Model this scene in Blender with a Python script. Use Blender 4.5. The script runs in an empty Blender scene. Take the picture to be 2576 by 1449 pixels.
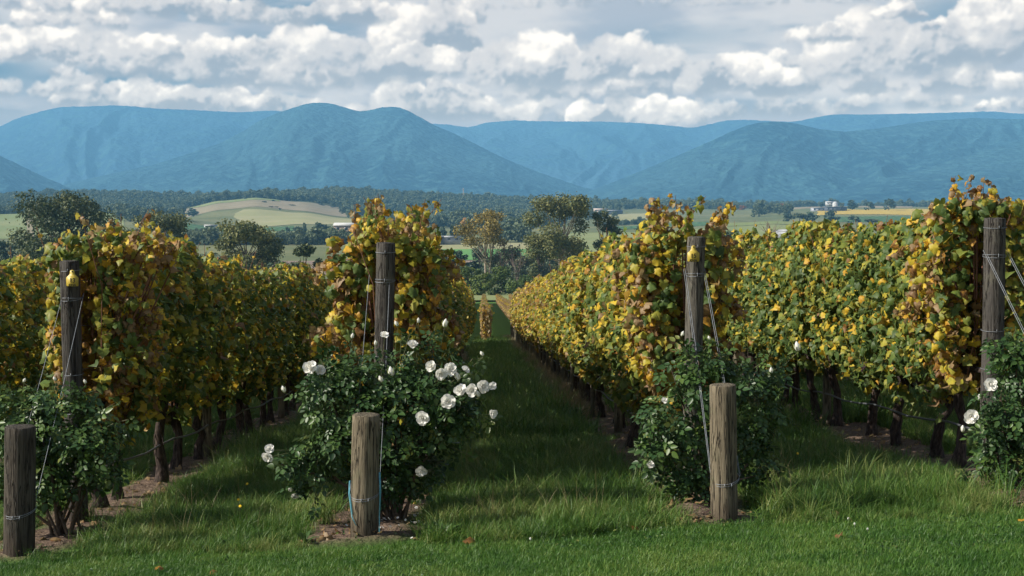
import bpy, math, random
import numpy as np
from mathutils import Vector, Matrix

# ------------------------------------------------------------------ camera, world, sun, exposure
SC = bpy.context.scene
COL = SC.collection
EYE = 1.65
F = 3500.0                                   # focal length in pixels of a 2576 px wide frame
YAW = math.atan(73.0 / F)
PITCH = math.atan(224.5 / F)
cam = bpy.data.cameras.new("camera")
camo = bpy.data.objects.new("camera", cam)
COL.objects.link(camo)
camo.location = (0, 0, EYE)
camo.rotation_euler = (math.pi / 2 - PITCH, 0, -YAW)
cam.sensor_width = 36.0
cam.lens = F / 2576.0 * 36.0
cam.clip_start = 0.05
cam.clip_end = 60000.0
cam.dof.use_dof = False
SC.camera = camo

SUN_EL = math.radians(34.0)
SUN_AZ = math.radians(-99.0)                 # measured from +Y towards +X: the sun stands to the left
sun_dir = Vector((math.sin(SUN_AZ) * math.cos(SUN_EL), math.cos(SUN_AZ) * math.cos(SUN_EL), math.sin(SUN_EL)))
sl = bpy.data.lights.new("sun", 'SUN')
sl.energy = 5.0
sl.angle = math.radians(0.55)
sl.color = (1.0, 0.92, 0.82)
so = bpy.data.objects.new("sun", sl)
so.rotation_euler = (-sun_dir).to_track_quat('-Z', 'Y').to_euler()
so.location = (-60, 0, 60)
COL.objects.link(so)

SC.view_settings.view_transform = 'Standard'
SC.view_settings.look = 'None'
SC.view_settings.exposure = 0.72
SC.view_settings.gamma = 1.0
SC.view_settings.use_curve_mapping = False
SC.cycles.max_bounces = 6
SC.cycles.diffuse_bounces = 3
SC.cycles.glossy_bounces = 2
SC.cycles.transmission_bounces = 4
SC.cycles.transparent_max_bounces = 6
SC.cycles.volume_bounces = 0
SC.cycles.sample_clamp_indirect = 4.0
SC.cycles.use_denoising = True
try:
    SC.cycles.denoiser = 'OPENIMAGEDENOISE'
except Exception:
    pass


class NT:
    """tiny node-tree writer"""
    def __init__(s, nt):
        s.nt = nt
    def n(s, t, **k):
        nd = s.nt.nodes.new(t)
        for a, b in k.items():
            setattr(nd, a, b)
        return nd
    def put(s, sock, v):
        if v is None:
            return
        if hasattr(v, 'is_output') or hasattr(v, 'links'):
            s.nt.links.new(v, sock)
        else:
            sock.default_value = v
    def math(s, op, a, b=None, c=None, clamp=False):
        nd = s.n('ShaderNodeMath', operation=op, use_clamp=clamp)
        s.put(nd.inputs[0], a); s.put(nd.inputs[1], b); s.put(nd.inputs[2], c)
        return nd.outputs[0]
    def vmath(s, op, a, b=None):
        nd = s.n('ShaderNodeVectorMath', operation=op)
        s.put(nd.inputs[0], a); s.put(nd.inputs[1], b)
        return nd.outputs[0]
    def comb(s, x, y, z=0.0):
        nd = s.n('ShaderNodeCombineXYZ')
        s.put(nd.inputs[0], x); s.put(nd.inputs[1], y); s.put(nd.inputs[2], z)
        return nd.outputs[0]
    def sep(s, v):
        nd = s.n('ShaderNodeSeparateXYZ')
        s.put(nd.inputs[0], v)
        return nd.outputs
    def noise(s, vec, scale, detail=4, rough=0.5, dist=0.0, out=0, w=None, dims='3D'):
        nd = s.n('ShaderNodeTexNoise', noise_dimensions=dims)
        s.put(nd.inputs['Vector'], vec)
        nd.inputs['Scale'].default_value = scale
        nd.inputs['Detail'].default_value = detail
        nd.inputs['Roughness'].default_value = rough
        nd.inputs['Distortion'].default_value = dist
        return nd.outputs[out]
    def voro(s, vec, scale, feature='F1', smooth=0.4, dims='3D', out='Distance'):
        nd = s.n('ShaderNodeTexVoronoi', feature=feature, voronoi_dimensions=dims)
        s.put(nd.inputs['Vector'], vec)
        nd.inputs['Scale'].default_value = scale
        if feature == 'SMOOTH_F1':
            nd.inputs['Smoothness'].default_value = smooth
        return nd.outputs[out]
    def ramp(s, fac, stops, interp='LINEAR'):
        nd = s.n('ShaderNodeValToRGB')
        cr = nd.color_ramp
        cr.interpolation = interp
        while len(cr.elements) < len(stops):
            cr.elements.new(0.5)
        for e, (p, c) in zip(cr.elements, stops):
            e.position = p
            e.color = (c[0], c[1], c[2], 1.0) if not isinstance(c, (int, float)) else (c, c, c, 1.0)
        s.put(nd.inputs[0], fac)
        return nd.outputs[0]
    def mix(s, fac, a, b, mode='MIX'):
        nd = s.n('ShaderNodeMix', data_type='RGBA', blend_type=mode, clamp_factor=True)
        s.put(nd.inputs[0], fac)
        for i, v in ((6, a), (7, b)):
            if isinstance(v, tuple) and len(v) == 3:
                v = v + (1.0,)
            s.put(nd.inputs[i], v)
        return nd.outputs[2]
    def smooth(s, v, a, b):
        nd = s.n('ShaderNodeMapRange', interpolation_type='SMOOTHSTEP')
        s.put(nd.inputs[0], v)
        nd.inputs[1].default_value = a; nd.inputs[2].default_value = b
        return nd.outputs[0]
    def bump(s, h, dist, strength=1.0, normal=None):
        nd = s.n('ShaderNodeBump')
        nd.inputs['Strength'].default_value = strength
        nd.inputs['Distance'].default_value = dist
        s.put(nd.inputs['Height'], h)
        if normal is not None:
            s.put(nd.inputs['Normal'], normal)
        return nd.outputs[0]


# ---- sky: Nishita air with cumulus clouds as functions of direction
SKYK = 0.075
world = bpy.data.worlds.new("World")
SC.world = world
world.use_nodes = True
wt = world.node_tree
wt.nodes.clear()
W = NT(wt)
sky = W.n('ShaderNodeTexSky', sky_type='NISHITA')
sky.sun_disc = False
sky.sun_elevation = SUN_EL
sky.sun_rotation = SUN_AZ
sky.altitude = 100.0
sky.air_density = 1.0
sky.dust_density = 0.6
sky.ozone_density = 1.6
tc = W.n('ShaderNodeTexCoord')
dx, dy, dz = W.sep(tc.outputs['Generated'])
az = W.math('ARCTAN2', dx, dy)
el = W.math('ARCSINE', dz)
U = W.math('MULTIPLY', az, F / 1000.0)
V = W.math('MULTIPLY', el, F / 1000.0)

# ---- the cloud picture: cumulus heaps worked out with numpy as functions of direction
def _h(a, b, seed):
    n = (a * 374761393 + b * 668265263 + seed * 974634777) & 0xffffffff
    n = ((n ^ (n >> 13)) * 1274126177) & 0xffffffff
    return ((n ^ (n >> 16)) & 0xffff) / 65535.0


def vn(x, y, seed=0):
    xi = np.floor(x).astype(np.int64); yi = np.floor(y).astype(np.int64)
    fx = x - xi; fy = y - yi
    fx = fx * fx * fx * (fx * (fx * 6 - 15) + 10); fy = fy * fy * fy * (fy * (fy * 6 - 15) + 10)
    return (_h(xi, yi, seed) * (1 - fx) + _h(xi + 1, yi, seed) * fx) * (1 - fy) + (_h(xi, yi + 1, seed) * (1 - fx) + _h(xi + 1, yi + 1, seed) * fx) * fy


def fb(x, y, o, seed, r=.5):
    s = 0.0; a = 1.0; t = 0.0
    for k in range(o):
        s = s + a * vn(x, y, seed + 31 * k); t += a
        c, d = x * 1.62 + y * 1.25 + 7.3, -x * 1.25 + y * 1.62 - 3.1
        x, y = c, d; a *= r
    return s / t


def ss(a, b, x):
    t = np.clip((x - a) / (b - a), 0, 1)
    return t * t * (3 - 2 * t)


def billow(x, y, seed):
    """rounded lumps: sum of |noise| turned upside down"""
    s = 0.0; a = 1.0; t = 0.0
    for k in range(4):
        s = s + a * np.abs(2 * vn(x, y, seed + 13 * k) - 1); t += a
        x, y = x * 1.6 + y * 1.2 + 3.7, -x * 1.2 + y * 1.6 + 1.9
        a *= .5
    return s / t


CLD_SH = np.array([.190, .228, .285]); CLD_MID = np.array([.39, .385, .40]); CLD_LIT = np.array([.63, .585, .545])


def cloud_layer(X, Y, img, c):
    cx, by, w, h, br, seed, soft = c
    rng = np.random.default_rng(seed)
    mx = (X > cx - w * .95 - 40) & (X < cx + w * .95 + 40) & (Y > by - h * 2.0) & (Y < by + h * .6)
    if not mx.any():
        return
    r0, r1 = np.where(mx.any(1))[0][[0, -1]]; c0, c1 = np.where(mx.any(0))[0][[0, -1]]
    if r1 - r0 < 4 or c1 - c0 < 4:
        return
    x = X[r0:r1 + 1, c0:c1 + 1]; y = Y[r0:r1 + 1, c0:c1 + 1]
    sc = max(44.0, h * .50)
    wx = (fb(x / sc, y / sc, 4, seed + 1) - .5) * sc * .55 + (fb(x / (sc * .3), y / (sc * .3), 4, seed + 3) - .5) * sc * .22
    wy = (fb(x / sc + 9, y / sc, 4, seed + 2) - .5) * sc * .55 + (fb(x / (sc * .3), y / (sc * .3) + 5, 4, seed + 4) - .5) * sc * .22
    xx = x + wx; yy = y + wy
    H = np.full(x.shape, -40.0)
    n = int(10 + w / 20)
    for k in range(n):
        u = rng.uniform(-1, 1)
        env = h * (1 - abs(u) ** 2.2) * (.55 + .45 * vn(np.array(u * 2.2 + seed), np.array(.5), seed + 7))
        t = rng.uniform(0, 1) ** .8
        r = (h * .42) * (1 - .40 * t) * rng.uniform(.55, 1.15)
        qx = cx + u * w * .46; qy = by - r * .5 - t * max(env - r, 0)
        d2 = ((xx - qx) ** 2 + ((yy - qy) * 1.08) ** 2) / (r * r)
        z = r * (1.35 - d2 * 1.0) + rng.uniform(0, .25) * r
        H = np.maximum(H, np.maximum(z, -40)) if k == 0 else np.where(z > H, z, H) * .0 + np.logaddexp(H / (sc * .10), z / (sc * .10)) * (sc * .10)
    b1 = billow(xx / (sc * .42), yy / (sc * .42), seed + 11)
    b2 = billow(xx / (sc * .17), yy / (sc * .17), seed + 12)
    H = H + (1 - b1 ** 1.4) * sc * .30 + (1 - b2) * sc * .10 - sc * .20
    flat = ss(by + h * .22, by - h * .14, y + (fb(x / 60, y / 40, 3, seed + 8) - .5) * h * .3)
    step = abs(x[0, 1] - x[0, 0])
    gy, gx = np.gradient(H, step)
    dy = abs(y[1, 0] - y[0, 0]) / step if y.shape[0] > 1 else 1
    gy = gy * (1 / max(dy, .01))
    sgn = -1 if y[1, 0] < y[0, 0] else 1
    nx, ny = -gx, -gy * sgn
    lam = (nx * (-.40) + ny * (-.75) + .46) / np.sqrt(1 + nx * nx * .8 + ny * ny * .8)
    for _ in range(5):
        lam[1:-1, 1:-1] = (lam[1:-1, 1:-1] * 2 + lam[:-2, 1:-1] + lam[2:, 1:-1] + lam[1:-1, :-2] + lam[1:-1, 2:]) / 6
    lo = fb(x / (h * .9), y / (h * .8), 5, seed + 21, .6)
    rise = np.clip((by - y) / h, -.2, 1.2)
    light = .38 + lam * .30 + (rise - .40) * .70 + (lo - .5) * 1.9
    light = light * (.62 + .38 * br) - (1 - br) * .12
    L = np.clip(light, 0, 1)[..., None]
    col = np.where(L < .5, CLD_SH + (CLD_MID - CLD_SH) * ss(0, .5, L), CLD_MID + (CLD_LIT - CLD_MID) * ss(.5, 1.0, L))
    edge = sc * (.26 + .6 * soft)
    A = ss(-edge * .2, edge, H) * flat
    A = A * (1 - .35 * soft)
    img[r0:r1 + 1, c0:c1 + 1] = img[r0:r1 + 1, c0:c1 + 1] * (1 - A[..., None]) + col * A[..., None]


CLOUDS = [  # centre x, base y, width, height, brightness, seed, softness (rows and columns of a 2576 px wide frame)
    (60, 262, 300, 60, .45, 301, .7), (330, 280, 330, 85, .75, 1, .3), (540, 290, 330, 85, .85, 2, .3), (700, 285, 240, 60, .7, 3, .5),
    (1000, 296, 260, 95, .8, 4, .4), (1140, 305, 230, 100, .85, 5, .3), (1380, 312, 260, 70, .5, 41, .6), (1590, 322, 290, 112, 1.15, 6, .15),
    (1770, 300, 200, 60, .5, 42, .7), (1960, 296, 300, 60, .4, 43, .8), (2220, 285, 300, 60, .45, 44, .8), (2490, 296, 150, 48, .9, 9, .4), (2640, 290, 150, 60, .8, 45, .4),
    (20, 226, 70, 26, .8, 46, .4), (230, 250, 200, 60, .55, 47, .5),
    (380, 215, 420, 60, .35, 48, .6), (720, 230, 420, 90, .5, 49, .5), (940, 215, 300, 100, .5, 50, .5),
    (1430, 250, 360, 90, .5, 51, .5), (1660, 240, 260, 80, .45, 52, .5), (1110, 250, 200, 60, .8, 53, .4), (2060, 245, 380, 80, .5, 54, .5), (2400, 245, 210, 92, .95, 8, .3),
    (560, 200, 460, 115, .8, 12, .25), (800, 168, 330, 115, .7, 13, .35), (250, 168, 440, 105, .95, 11, .2), (170, 180, 260, 60, .6, 55, .4),
    (1190, 70, 130, 80, .75, 25, .5), (1090, 150, 170, 175, 1.15, 14, .1), (1070, 195, 290, 95, .7, 15, .3),
    (1560, 205, 330, 135, .5, 17, .35), (1335, 215, 300, 150, 1.0, 16, .15), (1680, 205, 260, 60, .5, 56, .4),
    (1990, 205, 300, 80, .5, 57, .4), (1855, 235, 320, 112, 1.05, 18, .15), (2330, 170, 330, 110, .55, 58, .4), (2190, 200, 300, 165, .85, 19, .25), (2060, 120, 180, 60, .8, 59, .4),
    (2225, 72, 100, 60, .9, 20, .3), (2320, 100, 90, 40, .9, 60, .3), (2540, 180, 300, 120, .45, 61, .4), (2530, 120, 270, 150, 1.15, 21, .15), (2700, 200, 300, 150, .8, 62, .3),
    (870, 66, 240, 85, .85, 22, .25), (215, 92, 240, 80, .95, 23, .2), (640, 75, 330, 60, .5, 64, .5), (430, 62, 560, 75, .42, 24, .35), (60, 60, 200, 50, .5, 65, .6),
    (1500, 30, 600, 40, .4, 66, .9), (2000, 28, 500, 34, .35, 67, .9), (1000, 10, 300, 40, .6, 68, .6)]
_r = np.random.default_rng(77)
for _i in range(46):        # the same sky goes on to both sides and above
    _s = -1 if _i % 2 else 1
    _x = (-150 - _r.uniform(0, 2400)) if _s < 0 else (2800 + _r.uniform(0, 2400))
    _y = 285 - (_r.uniform(0, 1) ** 1.3) * 700
    CLOUDS.append((_x, _y, _r.uniform(220, 520), _r.uniform(60, 150), _r.uniform(.45, 1.0), 400 + _i, .35))
for _i in range(34):
    _y = -20 - _r.uniform(0, 620)
    CLOUDS.append((_r.uniform(-200, 2800), _y, _r.uniform(300, 640), _r.uniform(60, 150), _r.uniform(.4, .95), 500 + _i, .4))


def sky_picture(X, Y, heaps=True):
    a = fb(X / 620, Y / 95, 6, 900)
    b = fb(X / 260 + 3, Y / 75, 6, 910)
    base = np.array([.095, .175, .26])[None, None] * np.ones(X.shape + (1,))
    grey = np.array([.235, .27, .33]) + (np.array([.37, .375, .40]) - np.array([.235, .27, .33])) * ss(.35, .68, b)[..., None]
    cov = ss(.16, .42, a + (b - .5) * .35)
    cov = np.maximum(cov, ss(200, 330, Y) * .75)
    for (hx, hy, rx, ry, k) in ((40, 200, 150, 45, 1.0), (5, 120, 70, 60, .95), (640, 110, 60, 25, .4), (1700, 100, 200, 30, .5), (2350, 60, 150, 40, .7), (1900, 270, 400, 20, .4)):
        cov = cov * (1 - k * np.exp(-((X - hx) / rx) ** 2 - ((Y - hy) / ry) ** 2))
    img = base * (1 - cov[..., None]) + grey * cov[..., None]
    if heaps:
        for c in sorted(CLOUDS, key=lambda q: -q[1] if False else 0):
            cloud_layer(X, Y, img, c)
    return img


def sky_image(name, x0, x1, y0, y1, w, h):
    """rows from y1 (bottom, large y) up to y0"""
    xs = x0 + (np.arange(w) + .5) / w * (x1 - x0)
    ys = y1 + (np.arange(h) + .5) / h * (y0 - y1)
    X, Y = np.meshgrid(xs, ys)
    c = sky_picture(X, Y)
    px = np.ones((h, w, 4), np.float32)
    px[..., :3] = c
    im = bpy.data.images.new(name, w, h, alpha=False, float_buffer=True)
    im.colorspace_settings.name = 'Linear Rec.709'
    im.pixels.foreach_set(px.ravel())
    im.update()
    im.pack()
    return im


WX0, WX1, WY0, WY1 = -1300.0, 3900.0, -560.0, 560.0
_im = sky_image("cloud_sky", WX0, WX1, WY0, WY1, 2340, 504)
_n = W.n('ShaderNodeTexImage', extension='EXTEND', interpolation='Cubic')
_n.image = _im
UU = W.math('MULTIPLY_ADD', U, 1000.0 / (WX1 - WX0), (1215.0 - WX0) / (WX1 - WX0))
VV = W.math('MULTIPLY_ADD', V, 1000.0 / (WY1 - WY0), (WY1 - 500.0) / (WY1 - WY0))
W.put(_n.inputs[0], W.comb(UU, VV, 0.0))
skyc = W.vmath('MULTIPLY', sky.outputs[0], (SKYK, SKYK, SKYK))
thin = W.noise(tc.outputs['Generated'], 3.2, 4, 0.6)
rest = W.mix(W.smooth(thin, .35, .6), skyc, (.22, .25, .31))
inside = W.math('MULTIPLY', W.smooth(UU, 0.0, .09), W.math('SUBTRACT', 1.0, W.smooth(UU, .91, 1.0)))
inside = W.math('MULTIPLY', inside, W.math('SUBTRACT', 1.0, W.smooth(VV, .84, 1.0)))
final = W.mix(inside, rest, _n.outputs[0])
# low clouds are tinted warmer and brighter to offset the blue haze in front
HAZE_D, HAZE_TOP = 0.0001, 869.0
AIR = (.062, .185, .33)
path = W.math('DIVIDE', HAZE_TOP, W.math('MAXIMUM', dz, 0.055))
tr = W.math('EXPONENT', W.math('MULTIPLY', path, -HAZE_D))
trv = W.comb(tr, tr, tr)
airv = W.vmath('MULTIPLY', W.vmath('SUBTRACT', (1, 1, 1), trv), AIR)
final = W.vmath('DIVIDE', W.vmath('SUBTRACT', final, airv), trv)
final = W.vmath('MAXIMUM', final, (.015, .02, .03))
up = W.smooth(dz, -0.02, 0.0)
fin = W.mix(up, (.05, .065, .05), final)
bg = W.n('ShaderNodeBackground')
W.put(bg.inputs[0], fin)
bg.inputs[1].default_value = 1.0
wo = W.n('ShaderNodeOutputWorld')
wt.links.new(bg.outputs[0], wo.inputs[0])
world.cycles.sampling_method = 'MANUAL'
world.cycles.sample_map_resolution = 512

# ------------------------------------------------------------------ ground shape
_Y = np.array([-300, -60, -20, 0, 5, 8, 10, 11.5, 17.2, 23.3, 36.4, 57.5, 81, 96, 150, 270, 400, 450])
_D = np.array([-3, .8, 1.35, 1.65, 1.98, 2.26, 2.45, 2.56, 3.03, 3.54, 4.58, 6.3, 8.15, 9.3, 13.0, 20.4, 27.2, 28.6])
_yy = np.linspace(-300, 450, 7501)
_dd = np.interp(_yy, _Y, _D)
_k = np.hanning(41); _k /= _k.sum()
_dp = np.convolve(np.pad(_dd, 20, mode='edge'), _k, mode='valid')
RPX = np.array([-900, -200, 0, 150, 330, 450, 560, 650, 760, 870, 1000, 1100, 1300, 1400, 1550, 1700, 1850, 1950, 2100, 2250, 2576, 3400], float)
RD = np.log(np.array([300, 400, 600, 900, 1300, 1700, 2000, 2400, 3000, 4000, 6000, 9000, 24000], float))
RY = np.array([
    [751] * 22,
    [745] * 22,
    [683] * 22,
    [621] * 22,
    [605, 602, 598, 594, 588, 584, 583, 583, 583, 583, 583, 583, 583, 583, 581, 577, 563, 556, 566, 570, 575, 575],
    [542, 540, 540, 536, 536, 550, 565, 568, 560, 562, 566, 570, 571, 571, 568, 560, 556, 562, 556, 556, 556, 556],
    [552, 552, 552, 551, 551, 552, 530, 521, 530, 548, 560, 560, 556, 553, 546, 544, 545, 540, 535, 535, 540, 540],
    [535, 535, 532, 530, 528, 530, 506, 498, 507, 524, 545, 546, 543, 540, 536, 532, 530, 527, 522, 522, 528, 528],
    [500, 500, 500, 492, 494, 499, 501, 499, 492, 485, 492, 498, 509, 512, 516, 518, 525, 523, 519, 519, 522, 522],
    [533] * 22,
    [522] * 22,
    [514] * 22,
    [506] * 22], float)


def sstep(a, b, x):
    t = np.clip((x - a) / (b - a), 0, 1)
    return t * t * (3 - 2 * t)


def G(x, y):
    """height of the ground"""
    x = np.asarray(x, float); y = np.asarray(y, float)
    near = np.interp(y, _yy, _dp) - 0.045 * np.clip(x, -14, 14) * (1 - sstep(60, 220, y))
    ys = np.maximum(y, 250.0)
    px = 1215 + F * x / ys
    ld = np.log(ys)
    j = np.clip(np.searchsorted(RD, ld) - 1, 0, len(RD) - 2)
    t = np.clip((ld - RD[j]) / (RD[j + 1] - RD[j]), 0, 1)
    i = np.clip(np.searchsorted(RPX, px) - 1, 0, len(RPX) - 2)
    s = np.clip((px - RPX[i]) / (RPX[i + 1] - RPX[i]), 0, 1)
    s = s * s * (3 - 2 * s) * .6 + s * .4
    yp = (RY[j, i] * (1 - s) + RY[j, i + 1] * s) * (1 - t) + (RY[j + 1, i] * (1 - s) + RY[j + 1, i + 1] * s) * t
    far = (yp - 500) / F * ys
    w = sstep(260, 430, y)
    return EYE - (near * (1 - w) + far * w)


def Gs(x, y):
    return float(G(x, y))


def xat(px, Y):
    return (px - 1215.0) * Y / F


def zat(py, Y):
    """height of a point seen at picture row py at depth Y"""
    return EYE - math.tan(math.atan((py - 724.5) / F) + PITCH) * Y


# ------------------------------------------------------------------ object helpers
def tag(o, label=None, cat=None, group=None, kind=None):
    if label: o['label'] = label
    if cat: o['category'] = cat
    if group: o['group'] = group
    if kind: o['kind'] = kind
    return o


def empty(name, loc, label, cat, group=None, rz=0.0):
    o = bpy.data.objects.new(name, None)
    o.location = loc
    o.rotation_euler = (0, 0, rz)
    o.empty_display_size = 0.2
    COL.objects.link(o)
    return tag(o, label, cat, group)


def link(name, me, parent=None, loc=None, mat=None, color=None):
    o = bpy.data.objects.new(name, me)
    COL.objects.link(o)
    if parent is not None:
        o.parent = parent
    if loc is not None:
        o.location = loc
    if mat is not None and len(me.materials) == 0:
        me.materials.append(mat)
    if color is not None:
        o.color = color
    return o


def mesh(name, V, faces, mat=None, smooth=False, attrs=None, mats=None, midx=None):
    """V (n,3); faces: (m,k) int array, or list of such arrays"""
    V = np.ascontiguousarray(V, dtype=np.float32)
    if not isinstance(faces, list):
        faces = [faces]
    faces = [np.asarray(f, dtype=np.int32) for f in faces if len(f)]
    me = bpy.data.meshes.new(name)
    nl = sum(f.size for f in faces); nf = sum(len(f) for f in faces)
    me.vertices.add(len(V)); me.loops.add(nl); me.polygons.add(nf)
    me.vertices.foreach_set("co", V.ravel())
    me.loops.foreach_set("vertex_index", np.concatenate([f.ravel() for f in faces]))
    tot = np.concatenate([np.full(len(f), f.shape[1], np.int32) for f in faces])
    st = np.concatenate([[0], np.cumsum(tot)[:-1]]).astype(np.int32)
    me.polygons.foreach_set("loop_start", st)
    me.polygons.foreach_set("loop_total", tot)
    if smooth:
        me.polygons.foreach_set("use_smooth", np.ones(nf, bool))
    for k, a in (attrs or {}).items():
        a = np.ascontiguousarray(a, dtype=np.float32)
        if a.ndim == 1:
            me.attributes.new(k, 'FLOAT', 'POINT').data.foreach_set("value", a)
        else:
            me.attributes.new(k, 'FLOAT_VECTOR', 'POINT').data.foreach_set("vector", a.ravel())
    if mat is not None:
        me.materials.append(mat)
    for m in mats or []:
        me.materials.append(m)
    if midx is not None:
        me.polygons.foreach_set("material_index", np.asarray(midx, np.int32))
    me.update(calc_edges=True)
    return me


def grid_faces(nx, ny):
    i = np.arange(nx - 1)[None, :] + nx * np.arange(ny - 1)[:, None]
    i = i.ravel()
    return np.stack([i, i + 1, i + nx + 1, i + nx], 1)


class Geo:
    """collects tubes, boxes and free faces into one mesh"""
    def __init__(s):
        s.v = []; s.q = []; s.t = []; s.n = 0
    def add(s, V, quads=None, tris=None):
        V = np.asarray(V, float)
        if quads is not None and len(quads): s.q.append(np.asarray(quads) + s.n)
        if tris is not None and len(tris): s.t.append(np.asarray(tris) + s.n)
        s.v.append(V); s.n += len(V)
    def tube(s, pts, rad, sides=6, cap=True):
        P = np.asarray(pts, float); n = len(P)
        rad = np.broadcast_to(np.asarray(rad, float), (n,))
        T = np.gradient(P, axis=0)
        T /= np.linalg.norm(T, axis=1, keepdims=True) + 1e-9
        ref = np.array([1.0, 0, 0]) if abs(T[0][0]) < .8 else np.array([0, 1.0, 0])
        A = ref - (T @ ref)[:, None] * T
        A /= np.linalg.norm(A, axis=1, keepdims=True) + 1e-9
        B = np.cross(T, A)
        th = np.linspace(0, 2 * np.pi, sides, endpoint=False)
        R = P[:, None, :] + rad[:, None, None] * (np.cos(th)[None, :, None] * A[:, None, :] + np.sin(th)[None, :, None] * B[:, None, :])
        V = R.reshape(-1, 3)
        k = np.arange(n - 1)[:, None] * sides; j = np.arange(sides)[None, :]; j2 = (j + 1) % sides
        q = np.stack([k + j, k + j2, k + sides + j2, k + sides + j], -1).reshape(-1, 4)
        tr = None
        if cap:
            V = np.vstack([V, P[:1], P[-1:]])
            c0, c1 = n * sides, n * sides + 1
            jj = np.arange(sides); j3 = (jj + 1) % sides
            tr = np.vstack([np.stack([np.full(sides, c0), j3, jj], 1),
                            np.stack([np.full(sides, c1), (n - 1) * sides + jj, (n - 1) * sides + j3], 1)])
        s.add(V, q, tr)
    def box(s, c, size, rz=0.0):
        x, y, z = [v / 2 for v in size]
        V = np.array([[a * x, b * y, d * z] for d in (-1, 1) for b in (-1, 1) for a in (-1, 1)], float)
        cs, sn = math.cos(rz), math.sin(rz)
        V = np.stack([V[:, 0] * cs - V[:, 1] * sn, V[:, 0] * sn + V[:, 1] * cs, V[:, 2]], 1) + np.array(c, float)
        s.add(V, [[0, 2, 3, 1], [4, 5, 7, 6], [0, 1, 5, 4], [2, 6, 7, 3], [0, 4, 6, 2], [1, 3, 7, 5]])
    def mesh(s, name, mat, smooth=True):
        f = []
        if s.q: f.append(np.vstack(s.q))
        if s.t: f.append(np.vstack(s.t))
        return mesh(name, np.vstack(s.v), f, mat, smooth)


def mat_new(name):
    m = bpy.data.materials.new(name)
    m.use_nodes = True
    m.node_tree.nodes.clear()
    return m, NT(m.node_tree)


def finish(m, N, surf):
    o = N.n('ShaderNodeOutputMaterial')
    m.node_tree.links.new(surf, o.inputs[0])
    return m


def principled(N, col, rough=0.8, spec=0.3, normal=None, metal=0.0):
    b = N.n('ShaderNodeBsdfPrincipled')
    if isinstance(col, tuple): col = col + (1.0,)
    N.put(b.inputs['Base Color'], col)
    N.put(b.inputs['Roughness'], rough)
    b.inputs['Specular IOR Level'].default_value = spec
    b.inputs['Metallic'].default_value = metal
    if normal is not None: N.put(b.inputs['Normal'], normal)
    return b.outputs[0]


def simple_mat(name, c1, c2, scale=5.0, rough=0.8, bump=0.0, spec=0.3, metal=0.0, coord='Object', detail=5):
    m, N = mat_new(name)
    t = N.n('ShaderNodeTexCoord')
    f = N.noise(t.outputs[coord], scale, detail, 0.6)
    c = N.mix(N.smooth(f, .3, .7), c1, c2)
    nm = N.bump(f, bump) if bump else None
    return finish(m, N, principled(N, c, rough, spec, nm, metal))


# numpy value noise used for shapes
def vnoise(x, y, seed=0):
    x = np.asarray(x, float); y = np.asarray(y, float)
    xi = np.floor(x).astype(np.int64); yi = np.floor(y).astype(np.int64)
    fx = x - xi; fy = y - yi
    fx = fx * fx * (3 - 2 * fx); fy = fy * fy * (3 - 2 * fy)
    def h(a, b):
        n = (a * 374761393 + b * 668265263 + seed * 974634777) & 0xffffffff
        n = ((n ^ (n >> 13)) * 1274126177) & 0xffffffff
        return ((n ^ (n >> 16)) & 0xffff) / 65535.0
    return (h(xi, yi) * (1 - fx) + h(xi + 1, yi) * fx) * (1 - fy) + (h(xi, yi + 1) * (1 - fx) + h(xi + 1, yi + 1) * fx) * fy


def fbm(x, y, o=4, seed=0):
    r = 0; a = .5
    for k in range(o):
        r = r + a * vnoise(x, y, seed + k * 17); x = x * 2.03; y = y * 2.03; a *= .5
    return r


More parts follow.
